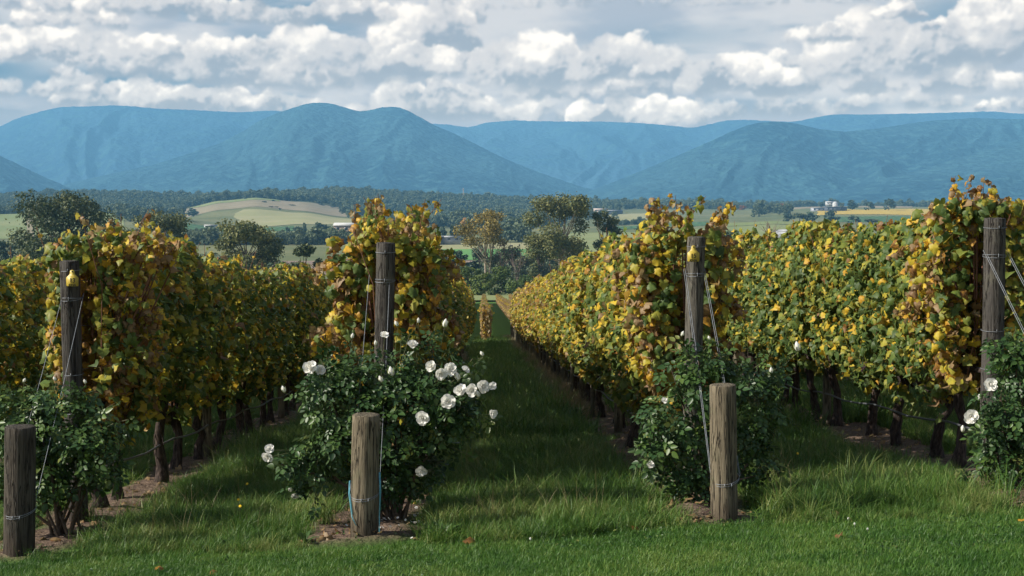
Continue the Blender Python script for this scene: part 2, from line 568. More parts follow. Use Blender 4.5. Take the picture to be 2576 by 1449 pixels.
def scatter(name, pts, rots, scl, idx, protos, label=None, cat=None, kind='stuff', parent=None, color=None):
    """one 'stuff' object: prototypes instanced on points by geometry nodes"""
    hid = bpy.data.collections.new(name + "_kinds")
    for i, me in enumerate(protos):
        o = bpy.data.objects.new("%s_kind_%02d" % (name, i), me)
        if color: o.color = color
        hid.objects.link(o)
    pts = np.asarray(pts, np.float32); n = len(pts)
    me = bpy.data.meshes.new(name)
    me.vertices.add(n)
    me.vertices.foreach_set("co", pts.ravel())
    me.attributes.new("rot", 'FLOAT_VECTOR', 'POINT').data.foreach_set("vector", np.asarray(rots, np.float32).ravel())
    s3 = np.asarray(scl, np.float32)
    if s3.ndim == 1: s3 = np.repeat(s3[:, None], 3, 1)
    me.attributes.new("scl", 'FLOAT_VECTOR', 'POINT').data.foreach_set("vector", np.ascontiguousarray(s3).ravel())
    me.attributes.new("pick", 'INT', 'POINT').data.foreach_set("value", np.asarray(idx, np.int32))
    o = bpy.data.objects.new(name, me)
    COL.objects.link(o)
    ng = bpy.data.node_groups.new(name + "_nodes", 'GeometryNodeTree')
    ng.interface.new_socket("Geometry", in_out='INPUT', socket_type='NodeSocketGeometry')
    ng.interface.new_socket("Geometry", in_out='OUTPUT', socket_type='NodeSocketGeometry')
    N = NT(ng)
    a = N.n('NodeGroupInput'); b = N.n('NodeGroupOutput')
    ci = N.n('GeometryNodeCollectionInfo')
    ci.inputs['Collection'].default_value = hid
    ci.inputs['Separate Children'].default_value = True
    ci.inputs['Reset Children'].default_value = True
    ip = N.n('GeometryNodeInstanceOnPoints')
    ip.inputs['Pick Instance'].default_value = True
    def na(nm, dt):
        q = N.n('GeometryNodeInputNamedAttribute', data_type=dt)
        q.inputs['Name'].default_value = nm
        return q.outputs['Attribute']
    ng.links.new(a.outputs[0], ip.inputs['Points'])
    ng.links.new(ci.outputs[0], ip.inputs['Instance'])
    ng.links.new(na("pick", 'INT'), ip.inputs['Instance Index'])
    er = N.n('FunctionNodeEulerToRotation')
    ng.links.new(na("rot", 'FLOAT_VECTOR'), er.inputs[0])
    ng.links.new(er.outputs[0], ip.inputs['Rotation'])
    ng.links.new(na("scl", 'FLOAT_VECTOR'), ip.inputs['Scale'])
    ng.links.new(ip.outputs[0], b.inputs[0])
    md = o.modifiers.new("scatter", 'NODES')
    md.node_group = ng
    if parent is not None: o.parent = parent
    return tag(o, label, cat, None, kind)


RNG = np.random.default_rng(20)

# ------------------------------------------------------------------ valley, mountains
def ground_like_mat(name, c1, c2, c3=None, scale=.02, fine=.4, stretch=None):
    m, N = mat_new(name)
    t = N.n('ShaderNodeTexCoord')
    p = t.outputs['Object']
    if stretch: p = N.vmath('MULTIPLY', p, stretch)
    a = N.noise(p, scale, 5, .6); b = N.noise(p, fine, 3, .6)
    c = N.mix(N.smooth(a, .35, .65), c1, c2)
    if c3: c = N.mix(N.smooth(b, .5, .75), c, c3)
    return finish(m, N, principled(N, c, .95, .1, N.bump(b, .5)))


M_valley = ground_like_mat("valley_pasture", (.11, .13, .055), (.18, .18, .085), (.08, .11, .045), .01, .15)
px = np.concatenate([np.linspace(-4200, -200, 30), np.linspace(-180, 2760, 240), np.linspace(2800, 7000, 30)])
dd = np.concatenate([np.geomspace(282, 300, 6, endpoint=False), np.geomspace(300, 4200, 150, endpoint=False), np.geomspace(4200, 24000, 25)])
PX, DD = np.meshgrid(px, dd)
X = (PX - 1215) * DD / F
Z = G(X, DD) + (fbm(X / 90, DD / 90, 3, 5) - .44) * np.interp(DD, [62, 300, 900, 3000], [0, 0, 2, 5])
Z = Z - np.interp(DD, [282, 290, 298], [.15, .08, 0])
me = mesh("valley", np.stack([X.ravel(), DD.ravel(), Z.ravel()], 1), grid_faces(len(px), len(dd)), M_valley, True)
tag(link("valley_land", me), "green valley floor running out to the mountains", None, None, 'structure')


def TZ(x, y):
    return G(x, y) + (fbm(np.asarray(x) / 90, np.asarray(y) / 90, 3, 5) - .44) * np.interp(y, [62, 300, 900, 3000], [0, 0, 2, 5])


def sheet(name, p0, p1, d0, d1, mat, label, lift=.35, wob=.03, seed=1, n=50):
    """a field draped on the land between columns p0..p1 and depths d0..d1"""
    s = np.linspace(0, 1, n); t = np.linspace(0, 1, n)
    S, T = np.meshgrid(s, t)
    w1 = (fbm(T * 3 + seed, T * 0 + seed, 3, seed) - .45) * wob * 2
    w2 = (fbm(S * 3 + seed, S * 0 + 9, 3, seed + 3) - .45) * wob * 2
    P = p0 + (p1 - p0) * (S + w1 * (1 - S)*1.0 + w1 * .5 * S)
    D = d0 + (d1 - d0) * (T + w2)
    x = (P - 1215) * D / F
    z = TZ(x, D) + lift
    me = mesh(name, np.stack([x.ravel(), D.ravel(), z.ravel()], 1), grid_faces(n, n), mat, True)
    return tag(link(name, me), label, None, None, 'structure')


M_green = ground_like_mat("pasture_green", (.17, .21, .08), (.23, .25, .11), (.14, .18, .07), .01, .2)
M_dry = ground_like_mat("pasture_dry", (.28, .23, .15), (.23, .20, .12), (.19, .17, .11), .012, .09)
M_pale = ground_like_mat("pasture_pale", (.31, .29, .15), (.26, .26, .12), (.27, .26, .14), .012, .1)
M_bright = ground_like_mat("crop_green", (.10, .24, .07), (.13, .27, .08), (.09, .2, .06), .02, .3)
M_plough = ground_like_mat("ploughed_soil", (.20, .15, .12), (.26, .20, .15), (.16, .13, .10), .02, .3)
M_track = ground_like_mat("dirt_track", (.26, .22, .13), (.24, .20, .12), None, .03, .3)


def rowed_mat(name, c1, c2, period, ax=0):
    m, N = mat_new(name)
    t = N.n('ShaderNodeTexCoord')
    xs = N.sep(t.outputs['Object'])
    f = N.math('SINE', N.math('MULTIPLY', xs[ax], 6.2832 / period))
    nz = N.noise(t.outputs['Object'], .15, 4, .6)
    c = N.mix(N.smooth(f, -.3, .6), c1, c2)
    c = N.mix(N.math('MULTIPLY', nz, .5), c, c1)
    return finish(m, N, principled(N, c, .95, .1, N.bump(f, .6)))


M_vyfar = rowed_mat("far_vineyard_green", (.05, .11, .045), (.10, .17, .07), 9.0)
M_vygold = rowed_mat("far_vineyard_gold", (.42, .30, .05), (.55, .42, .12), 7.0)

sheet("pasture", -300, 322, 1200, 1700, M_green, "sunlit green pasture on the rise at far left")
sheet("dry_hillside", 440, 880, 2020, 2395, M_dry, "pale dry hillside with scattered trees", wob=.1, seed=4)
sheet("pasture", 500, 700, 2300, 2420, M_green, "green top of the dry hill", lift=.8, wob=.2, seed=7)
sheet("pasture", 590, 1010, 1620, 1960, M_pale, "pale pasture below the dry hillside", wob=.12, seed=6)
sheet("far_vineyard", 470, 740, 1330, 1560, M_vyfar, "dark green vineyard below the hills", seed=2)
sheet("pasture", 560, 780, 1180, 1310, M_green, "strip of green pasture by the windbreak", seed=12)
sheet("ploughed_field", 850, 1000, 1210, 1420, M_plough, "grey brown ploughed field beside white shed", seed=8)
sheet("crop_field", 1060, 1420, 730, 850, M_bright, "bright green crop strip beyond the vines", seed=9, wob=.02)
sheet("pasture", 1060, 1420, 851, 985, M_pale, "pale grazing paddock beside long sheds", seed=10, wob=.02)
sheet("ploughed_field", 480, 1420, 560, 720, M_plough, "dark ploughed field beyond the gum trees", seed=11, wob=.03)
sheet("pasture", 1421, 2070, 760, 1240, M_green, "green pasture sloping right of the gums", seed=13)
sheet("far_vineyard", 1530, 1790, 1380, 1660, M_vyfar, "distant dark green vineyard right of the big gum", seed=14)
sheet("pasture", 1500, 1700, 1700, 2250, M_pale, "pale paddock below the farm roofs", seed=15)
sheet("pasture", 1800, 2010, 1250, 1420, M_green, "green hill crest behind right hand vines", seed=16)
sheet("autumn_vineyard", 2060, 2420, 1900, 2260, M_vygold, "golden autumn vineyard strip below dark barn", seed=17, wob=.02)
sheet("far_vineyard", 2080, 2420, 1600, 1850, M_vyfar, "green vineyard strip under the golden one", seed=18)
sheet("pasture", 1930, 2300, 2420, 2950, M_dry, "tan paddock around the white domed house", seed=19)
sheet("dirt_track", 78, 94, 1260, 1640, M_track, "brown track climbing the left pasture", lift=.8, wob=.5, seed=21)

# mountains --------------------------------------------------------
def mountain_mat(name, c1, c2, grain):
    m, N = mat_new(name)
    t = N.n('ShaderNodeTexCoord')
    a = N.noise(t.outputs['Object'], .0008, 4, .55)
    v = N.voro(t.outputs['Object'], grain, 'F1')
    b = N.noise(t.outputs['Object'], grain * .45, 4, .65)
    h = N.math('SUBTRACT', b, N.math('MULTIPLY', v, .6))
    c = N.mix(N.smooth(a, .38, .62), c1, c2)  # broad darker patches painted in place of cloud shadows
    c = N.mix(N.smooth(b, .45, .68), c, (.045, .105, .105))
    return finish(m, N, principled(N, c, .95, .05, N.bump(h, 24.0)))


M_mtn = mountain_mat("far_mountain_forest_haze_tint", (.020, .052, .085), (.042, .086, .120), .020)  # haze blue is mixed into the forest colour, paler for the far range
M_mtn2 = mountain_mat("mountain_forest_haze_tint", (.005, .024, .038), (.026, .062, .074), .026)  # nearer forest, darker but also tinted with haze blue


MSC = 1.0


def mountain(name, pts, dcrest, dfoot, seed, label, A=.16, shape=1.1, spur=150.0, back=1.35, footy=521):
    pts = np.array(pts, float)
    p = np.arange(pts[0, 0], pts[-1, 0] + 1, 5.0)
    cy = np.interp(p, pts[:, 0], pts[:, 1])
    k = np.hanning(13); k /= k.sum()
    cy = np.convolve(np.pad(cy, 6, mode='edge'), k, mode='valid')
    cy = cy + (fbm(p / 9, p * 0, 3, seed) - .44) * 2.2
    dcrest *= MSC; dfoot *= MSC
    t = np.concatenate([np.linspace(0, 1, 70), np.linspace(1.04, back, 8)])
    PP, T = np.meshgrid(p, t)
    CY = np.broadcast_to(cy, PP.shape)
    dc = dcrest * (1 + .05 * np.sin(PP / 260 + seed))
    D = dfoot + (dc - dfoot) * T
    zc = (500 - CY) / F * dc
    zf = -(footy - 500) / F * dfoot - 12
    up = np.where(T <= 1, T ** shape, 1 - (T - 1) * 1.6)
    wx = PP / spur + (fbm(PP / 200, T * 2, 3, seed + 5) - .45) * 1.6
    rid = 1 - np.abs(2 * vnoise(wx + T * 1.2, T * 1.1, seed) - 1)
    rid2 = 1 - np.abs(2 * vnoise(wx * 2.7 - T * 2, T * 2.6, seed + 3) - 1)
    rid3 = fbm(wx * 7, T * 9, 4, seed + 9)
    env = np.clip(4 * T * (1 - T), 0, 1) ** .8
    sp = (rid - .5) * .9 + (rid2 - .5) * .45 + (rid3 - .47) * .35
    Zm = zf + (zc - zf) * (up + A * sp * env)
    x = (PP - 1215) * D / F
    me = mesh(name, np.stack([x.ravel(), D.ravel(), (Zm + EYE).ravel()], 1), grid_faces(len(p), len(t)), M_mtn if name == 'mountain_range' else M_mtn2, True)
    return tag(link(name, me), label, None, None, 'structure')


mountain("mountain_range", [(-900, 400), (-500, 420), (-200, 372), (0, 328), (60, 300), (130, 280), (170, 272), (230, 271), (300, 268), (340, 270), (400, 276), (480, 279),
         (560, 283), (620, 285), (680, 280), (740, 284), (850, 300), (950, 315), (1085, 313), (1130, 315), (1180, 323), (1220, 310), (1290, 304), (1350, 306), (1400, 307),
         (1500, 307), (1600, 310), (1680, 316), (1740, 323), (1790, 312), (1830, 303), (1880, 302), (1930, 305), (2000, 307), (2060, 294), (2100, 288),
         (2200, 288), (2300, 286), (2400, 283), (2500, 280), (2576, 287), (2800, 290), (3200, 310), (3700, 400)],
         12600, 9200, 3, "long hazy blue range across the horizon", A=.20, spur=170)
mountain("mountain", [(60, 512), (150, 470), (250, 446), (400, 414), (480, 388), (560, 362), (620, 330), (660, 305), (700, 288), (740, 275), (770, 264), (800, 260),
         (840, 263), (870, 272), (900, 282), (930, 281), (960, 272), (990, 270), (1020, 276), (1050, 292), (1090, 315), (1150, 340), (1200, 365), (1250, 390),
         (1300, 412), (1350, 432), (1450, 466), (1560, 497), (1640, 514)],
         8600, 6300, 11, "twin peaked blue mountain in the middle", A=.14, spur=120)
mountain("mountain", [(1380, 512), (1460, 488), (1560, 452), (1620, 427), (1680, 402), (1740, 376), (1800, 350), (1850, 326), (1900, 310), (1950, 306), (2000, 311),
         (2060, 325), (2120, 332), (2200, 325), (2280, 312), (2350, 303), (2450, 297), (2576, 300), (2800, 306), (3200, 330), (3600, 420), (3900, 512)],
         8300, 6100, 23, "broad forested blue mountain on the right", A=.16, spur=130)
mountain("mountain", [(-1200, 460), (-700, 370), (-300, 350), (0, 386), (60, 415), (110, 440), (160, 462), (220, 490), (280, 513)],
         7400, 6000, 31, "dark blue spur at the left edge", A=.1, spur=120)
mountain("mountain", [(1950, 512), (2080, 480), (2200, 455), (2330, 425), (2420, 395), (2500, 372), (2576, 352), (2700, 345), (3000, 380), (3400, 470), (3500, 512)],
         7000, 5600, 41, "low blue foothill at the right edge", A=.12, spur=120)

# the air
hz, N = mat_new("haze_air")
pv = N.n('ShaderNodeVolumePrincipled')
pv.inputs['Color'].default_value = (.24, .62, 1.0, 1)
pv.inputs['Density'].default_value = HAZE_D
pv.inputs['Anisotropy'].default_value = 0.0
ho = N.n('ShaderNodeOutputMaterial')
hz.node_tree.links.new(pv.outputs[0], ho.inputs['Volume'])
bx = Geo(); bx.box((0, 9250, 392), (60000, 19500, 954))
o = link("haze", bx.mesh("haze", hz, False))
tag(o, "blue haze filling the air over the valley", None, None, 'stuff')
hz.cycles.homogeneous_volume = True if hasattr(hz.cycles, 'homogeneous_volume') else True

# ------------------------------------------------------------------ trees
def leafcloud(centers, radii, n, size, rng, flat=.8, shell=.55):
    """leaf-clump quads spread over ellipsoidal clumps; returns V, quads, tint"""
    centers = np.asarray(centers, float); radii = np.asarray(radii, float)
    w = radii[:, 0] ** 2; w = w / w.sum()
    k = rng.choice(len(centers), n, p=w)
    d = rng.normal(size=(n, 3)); d /= np.linalg.norm(d, axis=1, keepdims=True)
    r = shell + (1 - shell) * rng.random(n) ** .6
    r = r * (1 + .16 * rng.normal(size=n))
    p = centers[k] + d * radii[k] * r[:, None]
    nrm = d * .7 + rng.normal(size=(n, 3)) * .55 + np.array([0, 0, .25])
    nrm /= np.linalg.norm(nrm, axis=1, keepdims=True)
    t = rng.normal(size=(n, 3)); t -= (t * nrm).sum(1)[:, None] * nrm; t /= np.linalg.norm(t, axis=1, keepdims=True)
    b = np.cross(nrm, t)
    s = size * rng.uniform(.55, 1.35, n)[:, None]
    a1 = t * s; b1 = b * s * flat
    V = np.stack([p - a1, p - b1 * .8 + nrm * s * .15, p + a1, p + b1 * .8 + nrm * s * .1], 1).reshape(-1, 3)
    q = np.arange(4 * n).reshape(n, 4)
    tint = np.repeat(np.clip(.5 + .18 * rng.normal(size=n) + .25 * (rng.random(len(centers))[k] - .5), 0, 1), 4)
    return V, q, tint


def foliage_mat(name, dark, mid, light, transl=.25, rough=.6):
    m, N = mat_new(name)
    at = N.n('ShaderNodeAttribute', attribute_name='tint')
    oi = N.n('ShaderNodeObjectInfo')
    oc = N.sep(oi.outputs['Color'])
    f = N.math('ADD', at.outputs['Fac'], N.math('SUBTRACT', oc[0], .5))
    c = N.ramp(f, [(.15, dark), (.5, mid), (.88, light)])
    c = N.mix(N.math('SUBTRACT', 1.0, oc[1]), c, (.22, .07, .03), 'MIX')
    b = principled(N, c, rough, .25)
    t = N.n('ShaderNodeBsdfTranslucent'); N.put(t.inputs[0], c)
    mx = N.n('ShaderNodeMixShader'); mx.inputs[0].default_value = transl
    m.node_tree.links.new(b, mx.inputs[1]); m.node_tree.links.new(t.outputs[0], mx.inputs[2])
    return finish(m, N, mx.outputs[0])


M_gum = foliage_mat("gum_leaves", (.030, .052, .026), (.080, .105, .042), (.19, .19, .065))
M_gumgold = foliage_mat("golden_gum_leaves", (.09, .085, .025), (.21, .17, .045), (.38, .29, .08))
M_wood = foliage_mat("woodland_leaves", (.024, .052, .036), (.055, .092, .055), (.105, .135, .065), .15)
M_shrubgreen = foliage_mat("bush_leaves", (.03, .06, .015), (.075, .12, .025), (.15, .19, .04))
M_autumn = foliage_mat("autumn_leaves", (.20, .07, .03), (.36, .16, .04), (.5, .28, .06))
M_bark = simple_mat("pale_bark", (.45, .38, .30), (.24, .19, .15), .8, .9)
M_darkbark = simple_mat("dark_bark", (.10, .075, .06), (.05, .04, .035), 1.2, .9)
M_twig = simple_mat("bare_twigs", (.26, .20, .17), (.18, .13, .12), 2., .9)


def tree(name, x, y, base, h, w, label, mat, bark, rng, clumps=16, n=2200, leaf=.34, airy=.0, lean=0., low=.10, cat='tree', group=None, trunks=1, color=(.5, 1, 1, 1)):
    root = empty(name, (x, y, base), label, cat, group)
    g = Geo()
    cs = []; rs = []
    for i in range(clumps):
        a = rng.uniform(0, 2 * np.pi); rr = math.sqrt(rng.uniform(0, 1))
        zt = rng.uniform(0, 1)
        prof = math.sin(math.pi * (0.16 + .66 * zt)) ** .5
        px = math.cos(a) * rr * w * .62 * prof * .9 + lean * zt
        py = math.sin(a) * rr * w * .62 * prof * .9
        pz = h * (low + (0.93 - low) * zt)
        cs.append((px, py, pz))
        r = w * rng.uniform(.14, .25)
        rs.append((r, r, r * rng.uniform(.6, .85)))
    cs.append((lean + w * .06, 0, h * .92)); rs.append((w * .17, w * .17, h * .07)); cs.append((lean - w * .16, 0, h * .86)); rs.append((w * .17, w * .17, h * .08))
    tops = []
    for k in range(trunks):
        dx = rng.uniform(-.1, .1) * w * (k > 0)
        P = [np.array([dx * .3, 0, -1.0]), np.array([dx + lean * .2, rng.uniform(-.2, .2), h * .25]),
             np.array([dx * 1.8 + lean * .5 + rng.uniform(-.3, .3), 0, h * .5]), np.array([dx * 2.4 + lean * .9, 0, h * .78])]
        r0 = h * .013
        g.tube(P, [r0 * 1.3, r0, r0 * .7, r0 * .25], 7)
        tops.append(P)
    for c in cs:
        P = tops[rng.integers(len(tops))]
        t = np.clip((c[2] / h - low) * 1.0, .05, .9)
        s = P[1] + (P[2] - P[1]) * min(1, t * 1.6)
        mid = (s + np.array(c)) / 2 + np.array([0, 0, -h * .03]) + rng.normal(size=3) * h * .012
        g.tube([s, mid, np.array(c)], [h * .008, h * .005, h * .002], 5, False)
    link("trunk", g.mesh("trunk", bark), root)
    V, q, tint = leafcloud(cs, rs, int(n * 1.6), leaf, rng, shell=.35 if airy else .55)
    link("crown", mesh("crown", V, q, mat, False, {"tint": tint}), root, color=color)
    return root


TR = np.random.default_rng(5)


def tree_px(name, px, top, wpx, d, label, mat=None, bark=None, base=None, **k):
    """a tree seen at column px with its top at row top, wpx columns wide, d metres out"""
    x = xat(px, d); z = float(TZ(x, d))
    if base is not None: z = min(z, zat(base, d))
    h = zat(top, d) - z
    return tree(name, x, d, z, h, wpx * d / F, label, mat or M_gum, bark or M_darkbark, TR, **k)


tree_px("gum_tree", 168, 474, 215, 350, "large dark gum tree at far left with ragged tall crown", M_gum, M_bark, clumps=46, n=13000, leaf=.38, airy=1, trunks=2, low=.12, color=(.42, 1, 1, 1))
tree_px("gum_tree", 243, 505, 62, 380, "dark round crown just right of the large left gum", M_gum, clumps=10, n=1500, color=(.3, 1, 1, 1))
tree_px("tree", 290, 556, 44, 375, "small dark tree low beside the large left gum", M_wood, clumps=7, n=900)
tree_px("gum_tree", 388, 525, 150, 370, "airy olive gum of several rounded clumps on the left", M_gum, M_bark, clumps=30, n=7500, leaf=.34, airy=1, trunks=2, low=.1, color=(.62, 1, 1, 1))
tree_px("tree", 462, 582, 60, 365, "low dark tree touching the airy olive gum", M_gum, clumps=9, n=1200, color=(.4, 1, 1, 1))
tree_px("wattle_tree", 620, 552, 140, 330, "dense dome shaped olive tree behind the left rows", M_gum, clumps=30, n=5200, leaf=.36, low=.15, color=(.66, 1, 1, 1))
tree_px("tree", 764, 612, 72, 300, "dark round tree behind the second row of vines", M_gum, clumps=14, n=2200, low=.15, color=(.42, 1, 1, 1))
tree_px("tree", 700, 655, 90, 320, "low dark bush beneath the dome shaped tree", M_wood, clumps=12, n=1500, low=.1)
tree_px("gum_tree", 1222, 523, 120, 420, "slender golden gum with white branching trunk", M_gumgold, M_bark, clumps=14, n=2300, leaf=.36, airy=1, trunks=3, low=.5, color=(.52, 1, 1, 1))
tree_px("gum_tree", 1408, 480, 145, 400, "tall spreading gum with pale forked limbs in the centre", M_gum, M_bark, clumps=26, n=7500, leaf=.36, airy=1, trunks=3, low=.22, color=(.74, 1, 1, 1))
tree_px("gum_tree", 1517, 526, 76, 400, "darker gum leaning beside the tall central gum", M_gum, M_bark, clumps=13, n=2100, leaf=.36, airy=1, low=.25, color=(.52, 1, 1, 1))
tree_px("tree", 1355, 600, 60, 395, "pale olive sapling at the foot of the tall central gum", M_gum, clumps=8, n=1000, color=(.66, 1, 1, 1))
tree_px("tree", 1627, 562, 66, 360, "dark round tree behind the vines tagged 15", M_wood, clumps=12, n=1800, color=(.4, 1, 1, 1))
tree_px("tree", 1850, 578, 60, 420, "dark upright tree on the green slope at right", M_wood, clumps=9, n=1100)
tree_px("tree", 1886, 583, 40, 430, "small dark conical tree at the edge of the right slope", M_wood, clumps=7, n=800)
tree_px("tree", 1990, 585, 70, 400, "dark bush before the pale metal roof", M_wood, clumps=9, n=1200)
tree_px("tree", 2050, 578, 60, 400, "dark bush right of the pale metal roof", M_wood, clumps=8, n=1000)

# bushes where the vines end
for px, top, w, d, mt, col, lab in [
    (1180, 672, 70, 372, M_shrubgreen, (.6, 1, 1, 1), "green bush at the end of the left aisle rows"),
    (1215, 690, 62, 360, M_shrubgreen, (.7, 1, 1, 1), "bright green low bush closing the grass aisle"),
    (1258, 668, 70, 368, M_shrubgreen, (.45, 1, 1, 1), "rounded green bush right of the aisle end"),
    (1330, 700, 90, 360, M_shrubgreen, (.5, 1, 1, 1), "broad green bush behind the golden row"),
    (1290, 620, 110, 420, M_wood, (.6, .93, 1, 1), "brown tinged scrub tree below the golden gum"),
    (1345, 640, 80, 430, M_wood, (.55, .9, 1, 1), "purplish scrub tree below the central gum")]:
    tree_px("bush", px, top, w, d, lab, mt, n=1800, clumps=14, low=.06, leaf=.3, color=col, cat='bush')

# dark belt of trees behind the field ends
for i, (px, top, w, col) in enumerate([(1135, 628, 50, .5), (1168, 640, 46, .6), (1205, 618, 55, .45), (1245, 640, 50, .55), (1300, 632, 50, .5), (1345, 625, 55, .5), (1385, 640, 50, .4),
                                  (20, 606, 60, .45), (62, 600, 40, .5), (-30, 598, 70, .5), (110, 610, 50, .4)]):
    tree_px("tree", px, top, w, 500, "dark valley tree in the belt behind the vines", M_wood, n=1000, clumps=9, low=.08, leaf=.42, color=(col, 1, 1, 1), group="dark trees in the valley belt")


def bare_tree(px, top, wpx, d, label, seed):
    rng = np.random.default_rng(seed)
    x = xat(px, d); z = float(TZ(x, d)); h = zat(top, d) - z; w = wpx * d / F
    root = empty("bare_tree", (x, d, z), label, "tree")
    g = Geo()
    g.tube([(0, 0, -1), (.2, 0, h * .3), (0, 0, h * .5)], [h * .02, h * .015, h * .01], 6)
    t = Geo()
    for i in range(14):
        a = rng.uniform(0, 6.28); e = np.array([math.cos(a) * w * .5 * rng.uniform(.4, 1), math.sin(a) * w * .4, h * rng.uniform(.7, 1)])
        s = np.array([0, 0, h * rng.uniform(.2, .5)]); m_ = (s + e) / 2 + rng.normal(size=3) * h * .03
        t.tube([s, m_, e], [h * .008, h * .005, h * .0025], 4, False)
        for j in range(5):
            s2 = m_ + (e - m_) * rng.uniform(0, .8)
            t.tube([s2, s2 + rng.normal(size=3) * np.array([.1, .1, .06]) * h + np.array([0, 0, h * .08])], [h * .003, h * .0012], 3, False)
    link("trunk", g.mesh("trunk", M_bark), root)
    link("twigs", t.mesh("twigs", M_twig), root)


bare_tree(1945, 553, 40, 380, "leafless tree with pale forking limbs on the right", 3)
bare_tree(1300, 625, 60, 415, "leafless twiggy tree under the central gum", 4)
bare_tree(1262, 600, 50, 418, "thin dead branches beside the golden gum trunk", 6)

# small trees far out: one crown of each kind is shared
def small_kind(seed, mat, n=260):
    r = np.random.default_rng(seed)
    cs = []; rs = []
    for i in range(9):
        a = r.uniform(0, 6.28); q = math.sqrt(r.random()); zt = r.random()
        cs.append((math.cos(a) * q * .30, math.sin(a) * q * .30, .16 + .62 * zt)); s = r.uniform(.13, .22); rs.append((s, s, s * .8))
    V, qd, tint = leafcloud(cs, rs, n, .075, r)
    g = Geo(); g.tube([(0, 0, -.06), (.01, 0, .3), (0, 0, .6)], [.03, .022, .01], 5)
    return mesh("crown", V, qd, mat, False, {"tint": tint}), g.mesh("trunk", M_darkbark)


KW = [small_kind(100 + i, M_wood, 380) for i in range(4)]
KG = [small_kind(120 + i, M_gum, 380) for i in range(2)]
KA = [small_kind(130 + i, M_autumn, 320) for i in range(1)]


def far_tree(px, top, base, wpx, d, label, kinds=KW, color=(.5, 1, 1, 1), group=None, name="tree"):
    x = xat(px, d); z = float(TZ(x, d)) - .3
    zb = zat(base, d) if base else z
    h = max(zat(top, d) - z, 3.0)
    root = empty(name, (x, d, z), label, "tree", group, rz=TR.uniform(0, 6.28))
    cr, tk = kinds[TR.integers(len(kinds))]
    for nm, me_ in (("crown", cr), ("trunk", tk)):
        o = link(nm, me_, root, color=color)
        w = wpx * d / F
        o.scale = (w * 1.05, w * 1.05, h)
    return root


